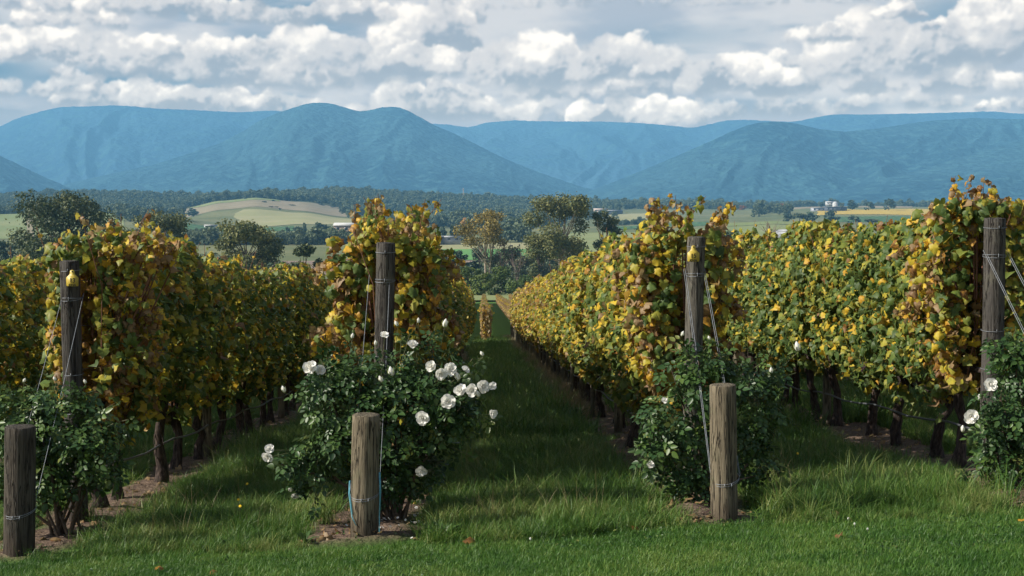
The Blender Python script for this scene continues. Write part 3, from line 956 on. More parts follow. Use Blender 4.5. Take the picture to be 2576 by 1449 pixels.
for px, top, w, d, lab, kk, cc in [
    (491, 521, 46, 2000, "large dark tree at the left foot of the dry hillside", KW, (.45, 1, 1, 1)),
    (450, 529, 30, 2000, "smaller dark tree left of the dry hillside", KW, (.5, 1, 1, 1)),
    (690, 506, 18, 2300, "lone tree near the top of the dry hillside", KW, (.5, 1, 1, 1)),
    (667, 529, 22, 2200, "lone round tree in the middle of the dry hillside", KW, (.5, 1, 1, 1)),
    (737, 520, 24, 2180, "tall lone tree casting shade on the dry hillside", KG, (.45, 1, 1, 1)),
    (684, 545, 18, 2040, "left tree of a pair at the foot of the dry hillside", KG, (.5, 1, 1, 1)),
    (697, 548, 14, 2040, "right tree of a pair at the foot of the dry hillside", KG, (.5, 1, 1, 1)),
    (708, 556, 10, 2000, "tiny round bush beside the pair on the dry hillside", KW, (.4, 1, 1, 1)),
    (622, 503, 12, 2380, "small bush on the green hilltop", KW, (.5, 1, 1, 1)),
    (565, 500, 14, 2400, "lone tree on the crest left of the farmhouse", KW, (.5, 1, 1, 1)),
    (813, 518, 26, 2350, "left tree of the dark clump right of the dry hill", KW, (.5, 1, 1, 1)),
    (838, 517, 28, 2350, "middle tree of the dark clump right of the dry hill", KW, (.5, 1, 1, 1)),
    (860, 521, 24, 2350, "right tree of the dark clump right of the dry hill", KW, (.45, 1, 1, 1)),
    (768, 557, 24, 1250, "round dark tree behind the windbreak", KW, (.45, 1, 1, 1)),
    (800, 556, 40, 1240, "largest dark tree behind the windbreak", KW, (.5, 1, 1, 1)),
    (825, 562, 30, 1240, "dark tree at the right end behind the windbreak", KW, (.45, 1, 1, 1)),
    (750, 566, 26, 1230, "small dark tree at the left end behind the windbreak", KW, (.4, 1, 1, 1)),
    (727, 568, 16, 1260, "little upright tree in the paddock by the windbreak", KW, (.5, 1, 1, 1)),
    (1117, 565, 36, 1000, "dark tree behind the long sheds at left", KW, (.45, 1, 1, 1)),
    (1140, 560, 34, 1010, "tall dark tree behind the long sheds", KW, (.5, 1, 1, 1)),
    (1168, 570, 40, 1000, "dark tree between the sheds and golden gum", KW, (.45, 1, 1, 1)),
    (1166, 543, 22, 1500, "orange autumn tree left of the golden gum", KA, (.8, 1, 1, 1)),
    (1643, 541, 22, 1900, "yellow round tree beyond the dark vineyard", KA, (.85, 1, 1, 1)),
    (1871, 515, 28, 2500, "red autumn tree on the right hand ridge", KA, (.2, 1, 1, 1)),
    (1918, 516, 30, 2300, "dark tree left of the russet tree", KW, (.5, 1, 1, 1)),
    (1962, 509, 38, 2300, "russet tree on the ridge behind the right rows", KA, (.12, 1, 1, 1)),
    (1985, 521, 24, 2300, "dark tree right of the russet tree", KW, (.5, 1, 1, 1)),
    (1925, 524, 28, 2000, "dark bushy tree below the russet tree", KW, (.4, 1, 1, 1)),
    (1985, 534, 40, 1500, "left tree of the grove before the golden vineyard", KW, (.5, 1, 1, 1)),
    (2015, 531, 44, 1500, "middle tree of the grove before the golden vineyard", KG, (.4, 1, 1, 1)),
    (2045, 529, 44, 1500, "right tree of the grove before the golden vineyard", KW, (.55, 1, 1, 1)),
    (2088, 524, 40, 1560, "dark crowned tree crossing the golden vineyard", KW, (.5, .96, 1, 1)),
    (2102, 540, 42, 1450, "round tree below the golden vineyard", KW, (.5, 1, 1, 1)),
    (2150, 540, 42, 1450, "grey green tree below the golden vineyard edge", KW, (.6, 1, 1, 1)),
    (2200, 548, 60, 1400, "olive tree behind the right vine tops", KG, (.5, 1, 1, 1)),
    (2147, 500, 44, 2200, "largest round tree right of the dark barn", KW, (.5, 1, 1, 1)),
    (2189, 505, 36, 2200, "second round tree right of the dark barn", KW, (.5, 1, 1, 1)),
    (2240, 496, 44, 2200, "round tree farthest right of the dark barn", KW, (.55, 1, 1, 1)),
    (2068, 506, 20, 2500, "tree left of the white domed house", KW, (.5, 1, 1, 1)),
    (2122, 504, 18, 2500, "pale tree right of the white domed house", KG, (.6, 1, 1, 1)),
    (1975, 507, 18, 2600, "pale thin tree left of the dark barn", KG, (.6, 1, 1, 1))]:
    far_tree(px, top, None, w, d, lab, kk, cc)

# woodland on the ridges (stuff)
def woods(name, label, regions, hmin=11, hmax=18, seed=0, kinds=KW):
    r = np.random.default_rng(seed)
    P = []
    for (p0, p1, d0, d1, sp, thr) in regions:
        dm = (d0 + d1) / 2
        n = int((p1 - p0) * dm / F * (d1 - d0) / (sp * sp))
        pxs = r.uniform(p0, p1, n); ds = r.uniform(d0, d1, n)
        x = (pxs - 1215) * ds / F
        keep = fbm(x / 160 + 7, ds / 160, 3, seed + 2) > thr
        P.append(np.stack([x, ds], 1)[keep])
    P = np.vstack(P)
    z = TZ(P[:, 0], P[:, 1]) - .5
    n = len(P)
    h = r.uniform(hmin, hmax, n) * (1 + .35 * (r.random(n) > .96)); w = h * r.uniform(.75, 1.15, n)
    rot = np.zeros((n, 3)); rot[:, 2] = r.uniform(0, 6.28, n)
    return scatter(name, np.column_stack([P, z]), rot, np.column_stack([w, w, h]), r.integers(0, len(kinds), n), [k[0] for k in kinds], label, "woodland")


woods("woodland", "dark eucalypt woodland covering the low ridges", [
    (-400, 330, 1760, 2300, 15, .30), (-400, 470, 2250, 3300, 14, 0), (440, 640, 2440, 3300, 14, 0), (640, 1190, 2420, 3300, 13, 0), (860, 1200, 1990, 2450, 17, .40),
    (980, 1420, 1560, 2000, 17, .47), (1180, 1480, 2000, 3300, 15, .30), (1400, 1860, 2450, 3300, 15, .38), (1850, 2700, 2900, 3500, 17, .42), (1480, 1560, 1900, 2450, 20, .5),
    (1180, 1330, 1000, 1250, 17, .45), (1550, 2000, 1950, 2400, 18, .55), (300, 480, 1500, 1700, 17, .5)], seed=3)
woods("windbreak", "dense dark windbreak of conifers across the valley", [(488, 1075, 940, 1010, 5.2, 0), (470, 560, 1000, 1060, 6, 0)], 8, 10.5, seed=8)
woods("scrub", "dark scrub along the creek behind the vines", [(-300, 1120, 560, 640, 8, .40), (1120, 1700, 470, 560, 8, .40), (300, 520, 1080, 1200, 8, .4), (1560, 2600, 500, 620, 9, .42), (1460, 1640, 1700, 1730, 6, .3)], 5, 9, seed=9)
# forest canopy along the mountain crests is part of the mountains' relief

# ------------------------------------------------------------------ farm buildings
M_white = simple_mat("white_paint", (.48, .48, .46), (.38, .39, .38), .2, .6)
M_greyroof = simple_mat("grey_metal_roof", (.33, .34, .36), (.26, .27, .29), .1, .45)
M_darkwall = simple_mat("dark_cladding", (.06, .07, .09), (.09, .10, .12), .1, .7)
M_brickwall = simple_mat("tan_wall", (.42, .33, .25), (.34, .27, .21), .1, .8)
M_glass = simple_mat("dark_glass", (.03, .04, .05), (.05, .06, .08), .1, .2)
M_redroof = simple_mat("tan_roof", (.50, .42, .35), (.40, .34, .30), .1, .6)


def building(name, px, base, wpx, hpx, d, label, wall, roof, rz=0., depth=9., gable=.35, wins=3, cat="shed"):
    x = xat(px, d); zt = zat(base, d); z = min(float(TZ(x, d)) + .2, zt) if abs(float(TZ(x, d)) - zt) > 6 else zt
    z = zt
    w = wpx * d / F; h = hpx * d / F
    root = empty(name, (x, d, z), label, cat, rz=rz)
    g = Geo(); g.box((0, 0, h * .5 - 1.5), (w, depth, h + 3)); link("wall", g.mesh("wall", wall, False), root)
    g = Geo()
    rh = h * gable; e = .4
    V = [(-w / 2 - e, -depth / 2 - e, h), (w / 2 + e, -depth / 2 - e, h), (w / 2 + e, depth / 2 + e, h), (-w / 2 - e, depth / 2 + e, h), (-w / 2 - e, 0, h + rh), (w / 2 + e, 0, h + rh)]
    g.add(V, [[0, 1, 5, 4], [2, 3, 4, 5], [0, 3, 2, 1]], [[1, 2, 5], [3, 0, 4]])
    link("roof", g.mesh("roof", roof, False), root)
    for i in range(wins):
        g = Geo(); g.box((-w / 2 + w * (i + .5) / wins, -depth / 2 - .03, h * .5), (w / wins * .35, .12, h * .4))
        link("window", g.mesh("window", M_glass, False), root)
    return root


building("long_shed", 1130, 605, 58, 9, 930, "long pale metal shed beyond the second row", M_greyroof, M_white, 0, 12, .3, 3)
building("dark_shed", 1106, 605, 18, 9, 928, "dark end shed attached left of the long pale shed", M_darkwall, M_greyroof, 0, 12, .25, 1)
building("long_shed", 885, 581, 84, 14, 1150, "large pale roofed shed behind the second post", M_plough, M_white, 0, 22, .5, 4)
building("small_shed", 534, 572, 30, 5, 1500, "small white shed in the left paddocks", M_white, M_white, 0, 7, .4, 2)
building("farmhouse", 722, 499, 20, 4, 2450, "pale farmhouse among trees on the hilltop", M_brickwall, M_redroof, 0, 10, .5, 4, "house")
building("farmhouse", 1512, 534, 36, 6, 2300, "farmhouse with pale roof right of the central gum", M_brickwall, M_redroof, 0, 12, .6, 4, "house")
building("long_shed", 1547, 535, 38, 5, 2250, "low grey shed beside the far farmhouse", M_darkwall, M_greyroof, 0, 10, .3, 4)
building("long_shed", 1286, 556, 24, 4, 1700, "small tan roofed shed among the ridge trees", M_brickwall, M_redroof, 0, 9, .5, 2)
building("barn", 2105, 530, 52, 9, 2150, "long dark barn behind the golden vineyard", M_darkwall, M_darkwall, 0, 14, .1, 5, "barn")
building("barn", 2060, 531, 32, 8, 2170, "grey blue barn left of the long dark barn", M_greyroof, M_greyroof, 0, 14, .1, 3, "barn")
building("farmhouse", 2092, 513, 24, 4, 2600, "white house beside the small dome", M_white, M_white, 0, 10, .6, 3, "house")
building("hall", 1996, 586, 60, 5, 700, "wide pale metal roof low among dark bushes", M_greyroof, M_greyroof, .25, 14, .7, 4, "building")
building("farmhouse", 1395, 505, 16, 3, 3000, "tiny pale house high in the ridge woods", M_white, M_redroof, 0, 9, .6, 2, "house")
# the dome
x = xat(2104, 2590); r = 7 * 2590 / F
th = np.linspace(0, np.pi / 2, 9); ph = np.linspace(0, 2 * np.pi, 21)
T_, Pm = np.meshgrid(th, ph)
V = np.stack([r * np.cos(T_) * np.cos(Pm), r * np.cos(T_) * np.sin(Pm), r * np.sin(T_)], -1).reshape(-1, 3)
root = empty("domed_building", (x, 2590, zat(514, 2590)), "small white dome on the right hand ridge", "building")
link("dome", mesh("dome", V, grid_faces(9, 21), M_white, True), root)
g = Geo(); g.tube([(0, 0, -6), (0, 0, .05)], r, 20); link("drum", g.mesh("drum", M_white), root)
# mast on the ridge
d = 2900
root = empty("transmission_pole", (xat(1166, d), d, zat(500, d)), "tall pole standing above the wooded ridge", "pole")
g = Geo(); g.tube([(0, 0, -4), (0, 0, zat(473, d) - zat(500, d))], [.9, .6], 6); link("pole", g.mesh("pole", M_bark), root)
g = Geo(); g.box((0, 0, zat(477, d) - zat(500, d)), (7, .4, .5)); link("crossarm", g.mesh("crossarm", M_bark, False), root)
# grazing cattle in the paddock
M_hide = simple_mat("cattle_hide", (.04, .03, .025), (.09, .06, .04), .5, .8)


def cow_mesh(seed):
    r = np.random.default_rng(seed); g = Geo()
    g.tube([(-.75, 0, 1.05), (-.5, 0, 1.08), (0, 0, 1.02), (.5, 0, 1.1), (.75, 0, 1.15)], [.22, .33, .36, .33, .2], 8)
    g.tube([(.7, 0, 1.2), (1.05, 0, .85 if seed % 2 else .5), (1.25, 0, .65 if seed % 2 else .2)], [.2, .15, .11], 7)
    for sx in (-.55, .5):
        for sy in (-.2, .2):
            g.tube([(sx, sy, .95), (sx + .04, sy, .5), (sx, sy, 0)], [.12, .07, .05], 5)
    g.tube([(-.78, 0, 1.2), (-.9, 0, .8), (-.88, 0, .5)], [.04, .03, .04], 4)
    return g.mesh("body", M_hide)


CM = [cow_mesh(1), cow_mesh(2)]
for i in range(26):
    px = TR.uniform(1290, 1450) if i < 16 else TR.uniform(1170, 1290)
    d = TR.uniform(860, 1000) if i < 16 else TR.uniform(840, 960)
    x = xat(px, d)
    o = link("cow", CM[i % 2], None, (x, d, float(TZ(x, d)) + .4))
    o.rotation_euler = (0, 0, TR.uniform(0, 6.28)); o.scale = (1.3,) * 3
    tag(o, "dark cow grazing in the paddock beyond the golden gum", "cow", "cattle grazing in the valley paddock")

# ------------------------------------------------------------------ near ground
ROWS = {'A': -3.37, 'B': -0.855, 'C': 1.745, 'D': 4.26}
ROWX = np.array([-13.4, -10.9, -8.4, -5.9, -3.37, -0.855, 1.745, 4.26, 6.8, 9.3, 11.8])


def axis(lo, hi, step, far_lo, far_hi, grow=1.12):
    a = list(np.arange(lo, hi + 1e-6, step))
    s = step; v = hi
    while v < far_hi: s *= grow; v += s; a.append(min(v, far_hi))
    s = step; v = lo; b = []
    while v > far_lo: s *= grow; v -= s; b.append(max(v, far_lo))
    return np.array(b[::-1] + a)


xs = axis(-7, 7.5, .075, -300, 300)
ys = axis(7.5, 24, .085, -300, 292, 1.05)


def soilmask(x, y):
    d = np.abs(np.asarray(x)[..., None] - ROWX).min(-1)
    w = .36 + (fbm(np.asarray(x) * 1.4, np.asarray(y) * 1.4, 3, 50) - .44) * .7
    m = 1 - sstep(w - .10, w + .10, d)
    return m * sstep(9.75, 10.05, np.asarray(y) + (fbm(np.asarray(x) * 2, np.asarray(y) * 2, 2, 51) - .4) * .5)


def GN(x, y):
    """near ground with mounds under the vines"""
    x = np.asarray(x, float); y = np.asarray(y, float)
    m = soilmask(x, y)
    rough = (fbm(x * 5, y * 5, 3, 60) - .44)
    und = (fbm(x * .8, y * .8, 3, 61) - .44) * .06 * sstep(9.5, 11, y)
    m = m * (1 - sstep(60, 90, y)); z = G(x, y) + und * (1 - sstep(40, 60, y)) + m * (.045 + rough * .07) + (1 - m) * rough * .02 * sstep(9.5, 10.5, y)
    z = z + .09 * np.exp(-((x - 1.50) / .22) ** 2 - ((y - 10.25) / .22) ** 2)
    return z


def gz(x, y):
    return float(GN(np.array([x]), np.array([y]))[0])


Xg, Yg = np.meshgrid(xs, ys)
Zg = GN(Xg, Yg)
soil = (soilmask(Xg, Yg) * (1 - sstep(45, 75, Yg))).ravel()
m, N = mat_new("vineyard_ground")
t = N.n('ShaderNodeTexCoord')
P = t.outputs['Object']
at = N.n('ShaderNodeAttribute', attribute_name='soil')
a = N.noise(P, 1.2, 4, .6); b = N.noise(P, 14, 4, .6); c3 = N.noise(P, 70, 3, .7)
soilc = N.mix(N.smooth(b, .35, .65), (.075, .052, .040), (.14, .10, .075))
soilc = N.mix(N.smooth(c3, .5, .7), soilc, (.24, .18, .125))
grassc = N.mix(N.smooth(a, .35, .65), (.035, .08, .014), (.055, .11, .02))
grassc = N.mix(N.smooth(b, .5, .8), grassc, (.05, .065, .02))
yy = N.sep(P)[1]
farc = N.mix(N.smooth(b, .3, .7), (.055, .125, .022), (.09, .16, .035))
grassc = N.mix(N.smooth(yy, 25, 60), grassc, farc)
k = N.mix(at.outputs['Fac'], grassc, soilc)
M_ground = finish(m, N, principled(N, k, .95, .1, N.bump(b, .05)))
me = mesh("ground", np.stack([Xg.ravel(), Yg.ravel(), Zg.ravel()], 1), grid_faces(len(xs), len(ys)), M_ground, True, {"soil": soil})
tag(link("ground", me), "vineyard ground with lawn in front and brown soil under the rows", None, None, 'structure')

# the end field beyond the vines
sheet("pasture", -300, 2900, 285, 420, M_green, "sunlit green strip where the vine rows end", seed=31, wob=.01)

# ------------------------------------------------------------------ grass
def grass_mat(name, c1, c2, c3):
    m, N = mat_new(name)
    at = N.n('ShaderNodeAttribute', attribute_name='tint')
    oi = N.n('ShaderNodeObjectInfo')
    gp = N.n('ShaderNodeNewGeometry')
    nz = N.noise(gp.outputs['Position'], 1.3, 5, .65)
    f = N.math('ADD', at.outputs['Fac'], N.math('MULTIPLY', N.math('SUBTRACT', nz, .5), 1.7))
    f = N.math('ADD', f, N.math('MULTIPLY', N.math('SUBTRACT', oi.outputs['Random'], .5), .25))
    c = N.ramp(f, [(.2, c1), (.55, c2), (.95, c3)])
    b = principled(N, c, .5, .35)
    tr = N.n('ShaderNodeBsdfTranslucent'); N.put(tr.inputs[0], c)
    mx = N.n('ShaderNodeMixShader'); mx.inputs[0].default_value = .3
    m.node_tree.links.new(b, mx.inputs[1]); m.node_tree.links.new(tr.outputs[0], mx.inputs[2])
    return finish(m, N, mx.outputs[0])


M_lawn = grass_mat("lawn_blades", (.036, .105, .013), (.080, .185, .024), (.18, .25, .05))
M_tall = grass_mat("long_grass_blades", (.040, .105, .014), (.098, .195, .027), (.26, .28, .09))
M_straw = grass_mat("straw", (.16, .12, .06), (.26, .20, .10), (.36, .29, .17))


def tuft(seed, n, hmin, hmax, spread, width, lean, mat, segs=3, straw=0.0):
    r = np.random.default_rng(seed)
    bx = r.normal(size=(n, 2)) * spread
    a = r.uniform(0, 6.28, n); h = r.uniform(hmin, hmax, n); le = h * r.uniform(.1, lean, n)
    w = width * r.uniform(.6, 1.3, n)
    side = a + np.pi / 2 + r.normal(size=n) * .5
    V = []; 
    ts = np.linspace(0, 1, segs + 1)
    for t in ts[:-1]:
        cx = bx[:, 0] + np.cos(a) * le * t ** 1.9; cy = bx[:, 1] + np.sin(a) * le * t ** 1.9; cz = h * (t - .22 * (le / h) * t * t)
        ww = w * (1 - t * .75) * .5
        V.append(np.stack([cx - np.cos(side) * ww, cy - np.sin(side) * ww, cz], 1)); V.append(np.stack([cx + np.cos(side) * ww, cy + np.sin(side) * ww, cz], 1))
    V.append(np.stack([bx[:, 0] + np.cos(a) * le, bx[:, 1] + np.sin(a) * le, h * (1 - .22 * le / h)], 1))
    k = 2 * segs + 1
    VV = np.stack(V, 1).reshape(-1, 3)
    o = np.arange(n)[:, None] * k
    q = [o + np.array([2 * s, 2 * s + 1, 2 * s + 3, 2 * s + 2]) for s in range(segs - 1)]
    q = np.vstack(q) if q else np.zeros((0, 4), int)
    tr = o + np.array([2 * segs - 2, 2 * segs - 1, 2 * segs])
    tint = np.repeat(np.clip(.5 + .2 * r.normal(size=n) + straw, 0, 1), k)
    VV[:, 2] -= .008
    return mesh("blades", VV, [q, tr], mat, False, {"tint": tint})


GR = np.random.default_rng(11)
lawn_k = [tuft(200 + i, 130, .020, .048, .062, .0042, 1.1, M_lawn, 2) for i in range(5)]
mid_k = [tuft(210 + i, 70, .06, .17, .045, .0055, 1.3, M_tall, 3) for i in range(5)]
tall_k = [tuft(220 + i, 60, .16, .40, .055, .0065, 1.4, M_tall, 4) for i in range(5)]
seed_k = [tuft(230 + i, 9, .35, .62, .05, .0035, 1.0, M_straw, 4) for i in range(3)]


def spread(n, x0, x1, y0, y1):
    return GR.uniform(x0, x1, n), GR.uniform(y0, y1, n)


def place(name, label, x, y, s, kinds, cat="grass", tilt=.12, zoff=0.0):
    n = len(x)
    rot = np.column_stack([GR.normal(size=n) * tilt, GR.normal(size=n) * tilt, GR.uniform(0, 6.28, n)])
    return scatter(name, np.column_stack([x, y, GN(x, y) + zoff]), rot, s, GR.integers(0, len(kinds), n), kinds, label, cat)


# mown lawn
x, y = spread(17000, -6.5, 7, 5.5, 10.1)
edge = 9.72 + (fbm(x * .9, x * 0, 3, 70) - .44) * .5
k = y < edge
x, y = x[k], y[k]
place("lawn", "short mown lawn across the foreground", x, y, GR.uniform(.75, 1.25, len(x)) * (.8 + .5 * fbm(x, y, 2, 71)), lawn_k)


def rowdist(x):
    return np.abs(np.asarray(x)[:, None] - ROWX).min(1)


# rough grass in the aisles
def aisle(name, label, n, y0, y1, x0, x1, kinds, smin, smax, dmin=.35, power=1.0, thr=0.0, seed=80, cat="grass"):
    y = y0 + (y1 - y0) * GR.random(n) ** power
    x = GR.uniform(x0, x1, n)
    e = 9.66 + (fbm(x * .9, x * 0, 3, 70) - .44) * .5
    sm = soilmask(x, y)
    k = (y > e) & (GR.random(n) > sm * 1.05) & (fbm(x * .9, y * .9, 3, seed) > thr)
    x, y = x[k], y[k]
    d = rowdist(x)
    k = GR.random(len(x)) < sstep(dmin, dmin + .3, d) + .12
    x, y = x[k], y[k]
    s = GR.uniform(smin, smax, len(x)) * (.65 + .9 * fbm(x * .7, y * .7, 2, seed + 1))
    s = s * np.where(y < 10.4, .6 + .4 * (y - 9.4), 1.0) if y0 < 10 else s
    return place(name, label, x, y, s, kinds, cat)


aisle("rough_grass", "thick rough grass in the aisles between vine rows", 14000, 9.6, 17, -6.5, 8.5, mid_k, .8, 1.5, power=1.1)
aisle("long_grass", "long tangled grass leaning in the aisles", 2600, 9.9, 18, -6.3, 8.2, tall_k, .5, .85, thr=.44, seed=82, dmin=.7)
aisle("aisle_grass", "rough grass running down the aisles", 22000, 16.5, 75, -9, 14, mid_k, 1.2, 2.6, power=1.5)
aisle("aisle_long_grass", "tall grass further down the central aisle", 6500, 14, 60, -3.0, 4.2, tall_k, .6, 1.0, power=1.4, thr=.36, seed=84, dmin=.5)
aisle("dry_stalks", "thin straw coloured seed stalks in the long grass", 900, 10.2, 30, -6, 8, seed_k, .6, 1.0, power=1.4, thr=.42, seed=86)
# dry grass skirt along the foot of the row right of the aisle
n = 900
y = 20 + 60 * GR.random(n) ** 1.3; x = 1.745 - .35 + GR.normal(size=n) * .16
place("dry_grass", "dry tan weeds along the foot of the golden row", x, y, GR.uniform(.5, .9, n), [tuft(240 + i, 40, .15, .35, .06, .008, 1.0, M_straw, 3) for i in range(3)])
x, y = spread(900, -4.4, 5.2, 10.1, 15)
k = (soilmask(x, y) > .5); x, y = x[k], y[k]
place("dead_stalks", "dead straw and twigs lying on the soil strips", x, y, GR.uniform(.5, 1.1, len(x)), [tuft(250 + i, 10, .02, .06, .08, .004, 6.0, M_straw, 3) for i in range(3)])
# hand-placed clumps of long grass seen in front of the aisles
cx, cy, cs = [], [], []
for (px_, yy_, num, sp_, sc_) in [(1330, 10.6, 26, .35, 1.1), (1260, 11.2, 26, .4, 1.0), (1450, 11.0, 26, .35, 1.2), (1400, 10.3, 18, .3, .8), (560, 11.0, 22, .4, 1.0), (650, 10.5, 18, .35, .9), (480, 11.4, 18, .4, .9),
                                  (2110, 10.2, 20, .25, 1.0), (2230, 10.5, 26, .25, 1.2), (2400, 10.3, 24, .3, 1.05), (2040, 10.0, 16, .2, .9), (2500, 10.0, 14, .25, .8), (1200, 12.4, 20, .4, 1.0), (1500, 12.0, 20, .3, 1.1), (420, 10.6, 10, .3, .7)]:
    cx += list(xat(px_, yy_) + GR.normal(size=num) * sp_); cy += list(yy_ + GR.normal(size=num) * sp_ * .5); cs += list(sc_ * GR.uniform(.45, .85, num))
cy = np.maximum(np.array(cy), 9.75)
place("grass_clumps", "lush clumps of long blades at the aisle mouths", np.array(cx), cy, np.array(cs), tall_k)

# ------------------------------------------------------------------ vines
def frames(n_, t_):
    n_ = n_ / (np.linalg.norm(n_, axis=1, keepdims=True) + 1e-9)
    t_ = t_ - (t_ * n_).sum(1)[:, None] * n_
    t_ = t_ / (np.linalg.norm(t_, axis=1, keepdims=True) + 1e-9)
    s_ = np.cross(t_, n_)
    return np.stack([s_, t_, n_], 2)      # columns: local x, y, z


RIM = np.array([(.0, .02), (.12, -.16), (.36, -.20), (.50, .02), (.44, .22), (.54, .42), (.34, .60), (.20, .74), (0, 1.0)], float)
RIMF = np.vstack([RIM, RIM[1:-1][::-1] * [-1, 1]])


def leaf_kind(seed, fold, curl):
    r = np.random.default_rng(seed)
    R = RIMF * (1 + r.normal(size=RIMF.shape) * .05)
    V = np.vstack([[[0, .32]], R])
    x, y = V[:, 0], V[:, 1]
    z = -fold * np.abs(x) - curl * (y - .2) ** 2 + r.normal(size=len(V)) * .085
    z[0] += .05
    n = len(R)
    F_ = np.stack([np.zeros(n, int), 1 + np.arange(n), 1 + (np.arange(n) + 1) % n], 1)
    return np.column_stack([x, y, z]), F_


LEAVES = [leaf_kind(1, .35, .3), leaf_kind(2, .8, .55), leaf_kind(3, -.35, .45), leaf_kind(4, .6, -.35), leaf_kind(5, 1.1, 1.0), leaf_kind(6, .15, .8)]
RIM_S = np.array([(0, 0), (.36, -.16), (.52, .34), (0, 1.0), (-.52, .34), (-.36, -.16)], float)


def leaf_small(seed):
    r = np.random.default_rng(seed)
    z = -r.uniform(-.1, .5) * np.abs(RIM_S[:, 0]) - r.uniform(0, .5) * (RIM_S[:, 1]) ** 2
    return np.column_stack([RIM_S, z]), np.array([[0, 1, 2, 3], [0, 3, 4, 5]])


LEAVES_S = [leaf_small(i) for i in range(5)]


def leafset(kinds, pos, fr, size, tint, rng):
    Vs = []; Fs = []; As = []; off = 0
    kk = rng.integers(0, len(kinds), len(pos))
    for i, (T, Fc) in enumerate(kinds):
        s = kk == i
        if not s.any(): continue
        p = pos[s]; f = fr[s]; z = size[s]
        V = np.einsum('nij,kj->nki', f, T) * z[:, None, None] + p[:, None, :]
        n, k = V.shape[:2]
        Vs.append(V.reshape(-1, 3))
        Fs.append((Fc[None] + (np.arange(n) * k)[:, None, None] + off).reshape(-1, Fc.shape[1]))
        A = np.empty((n, k, 3)); A[..., 0] = T[None, :, 0]; A[..., 1] = T[None, :, 1]; A[..., 2] = tint[s][:, None]
        As.append(A.reshape(-1, 3)); off += n * k
    return np.vstack(Vs), np.vstack(Fs), np.vstack(As)


def vine_leaf_mat():
    m, N = mat_new("vine_leaf")
    at = N.n('ShaderNodeAttribute', attribute_name='lp')
    lx, ly, tt = N.sep(at.outputs['Vector'])
    oi = N.n('ShaderNodeObjectInfo')
    oc = N.sep(oi.outputs['Color'])
    tint = N.math('ADD', tt, N.math('SUBTRACT', oc[0], .5))
    gp = N.n('ShaderNodeNewGeometry')
    nz = N.noise(gp.outputs['Position'], 34.0, 3, .6)
    ang = N.math('ARCTAN2', lx, N.math('ADD', ly, .02))
    vein = N.math('ABSOLUTE', N.math('SINE', N.math('MULTIPLY', ang, 3.4)))
    vein = N.math('SUBTRACT', 1.0, N.smooth(vein, 0.0, .22))
    rx = N.math('ABSOLUTE', lx); ry = N.math('SUBTRACT', ly, .32)
    rad = N.math('SQRT', N.math('ADD', N.math('MULTIPLY', rx, rx), N.math('MULTIPLY', ry, ry)))
    edge = N.smooth(N.math('ADD', rad, N.math('MULTIPLY', N.math('SUBTRACT', nz, .5), .7)), .40, .62)
    t2 = N.math('ADD', tint, N.math('MULTIPLY', N.math('SUBTRACT', nz, .5), .22))
    t2 = N.math('SUBTRACT', t2, N.math('MULTIPLY', vein, .05))
    c = N.ramp(t2, [(0.0, (.060, .110, .026)), (.22, (.115, .180, .036)), (.40, (.23, .26, .042)), (.54, (.43, .39, .048)), (.68, (.68, .50, .040)), (.80, (.58, .32, .032)), (.90, (.20, .095, .030)), (1.0, (.32, .22, .11))])
    brown = N.math('MULTIPLY', edge, N.smooth(tint, .22, .62))
    c = N.mix(N.math('MULTIPLY', brown, .85), c, (.17, .065, .022))
    c = N.mix(N.math('MULTIPLY', vein, .22), c, (.30, .28, .12))
    # the felted underside is paler
    under = N.mix(.28, c, (.24, .27, .12))
    c = N.mix(gp.outputs['Backfacing'], c, under)
    b = principled(N, c, .52, .35)
    tr = N.n('ShaderNodeBsdfTranslucent'); N.put(tr.inputs[0], N.mix(.35, c, (.55, .42, .03), 'MIX') if False else c)
    mx = N.n('ShaderNodeMixShader'); mx.inputs[0].default_value = .43
    m.node_tree.links.new(b, mx.inputs[1]); m.node_tree.links.new(tr.outputs[0], mx.inputs[2])
    return finish(m, N, mx.outputs[0])


M_vine = vine_leaf_mat()
M_cane = simple_mat("vine_cane", (.13, .06, .035), (.20, .10, .06), 8, .7)


def bark_mat():
    m, N = mat_new("vine_bark")
    t = N.n('ShaderNodeTexCoord')
    p = N.vmath('MULTIPLY', t.outputs['Object'], (1, 1, .16))
    a = N.noise(p, 60, 4, .65)
    c = N.mix(N.smooth(a, .35, .7), (.022, .016, .014), (.10, .075, .062))
    return finish(m, N, principled(N, c, .9, .2, N.bump(a, .02)))


M_vbark = bark_mat()


def tints(n, rng, mix):
    """mix: weights of green, yellow-green, yellow, orange, brown, tan"""
    cen = np.array([.12, .36, .54, .69, .85, .97]); sd = np.array([.10, .08, .08, .06, .05, .03])
    mix = np.array(mix, float); mix /= mix.sum()
    k = rng.choice(6, n, p=mix)
    return np.clip(cen[k] + sd[k] * rng.normal(size=n), 0, 1)


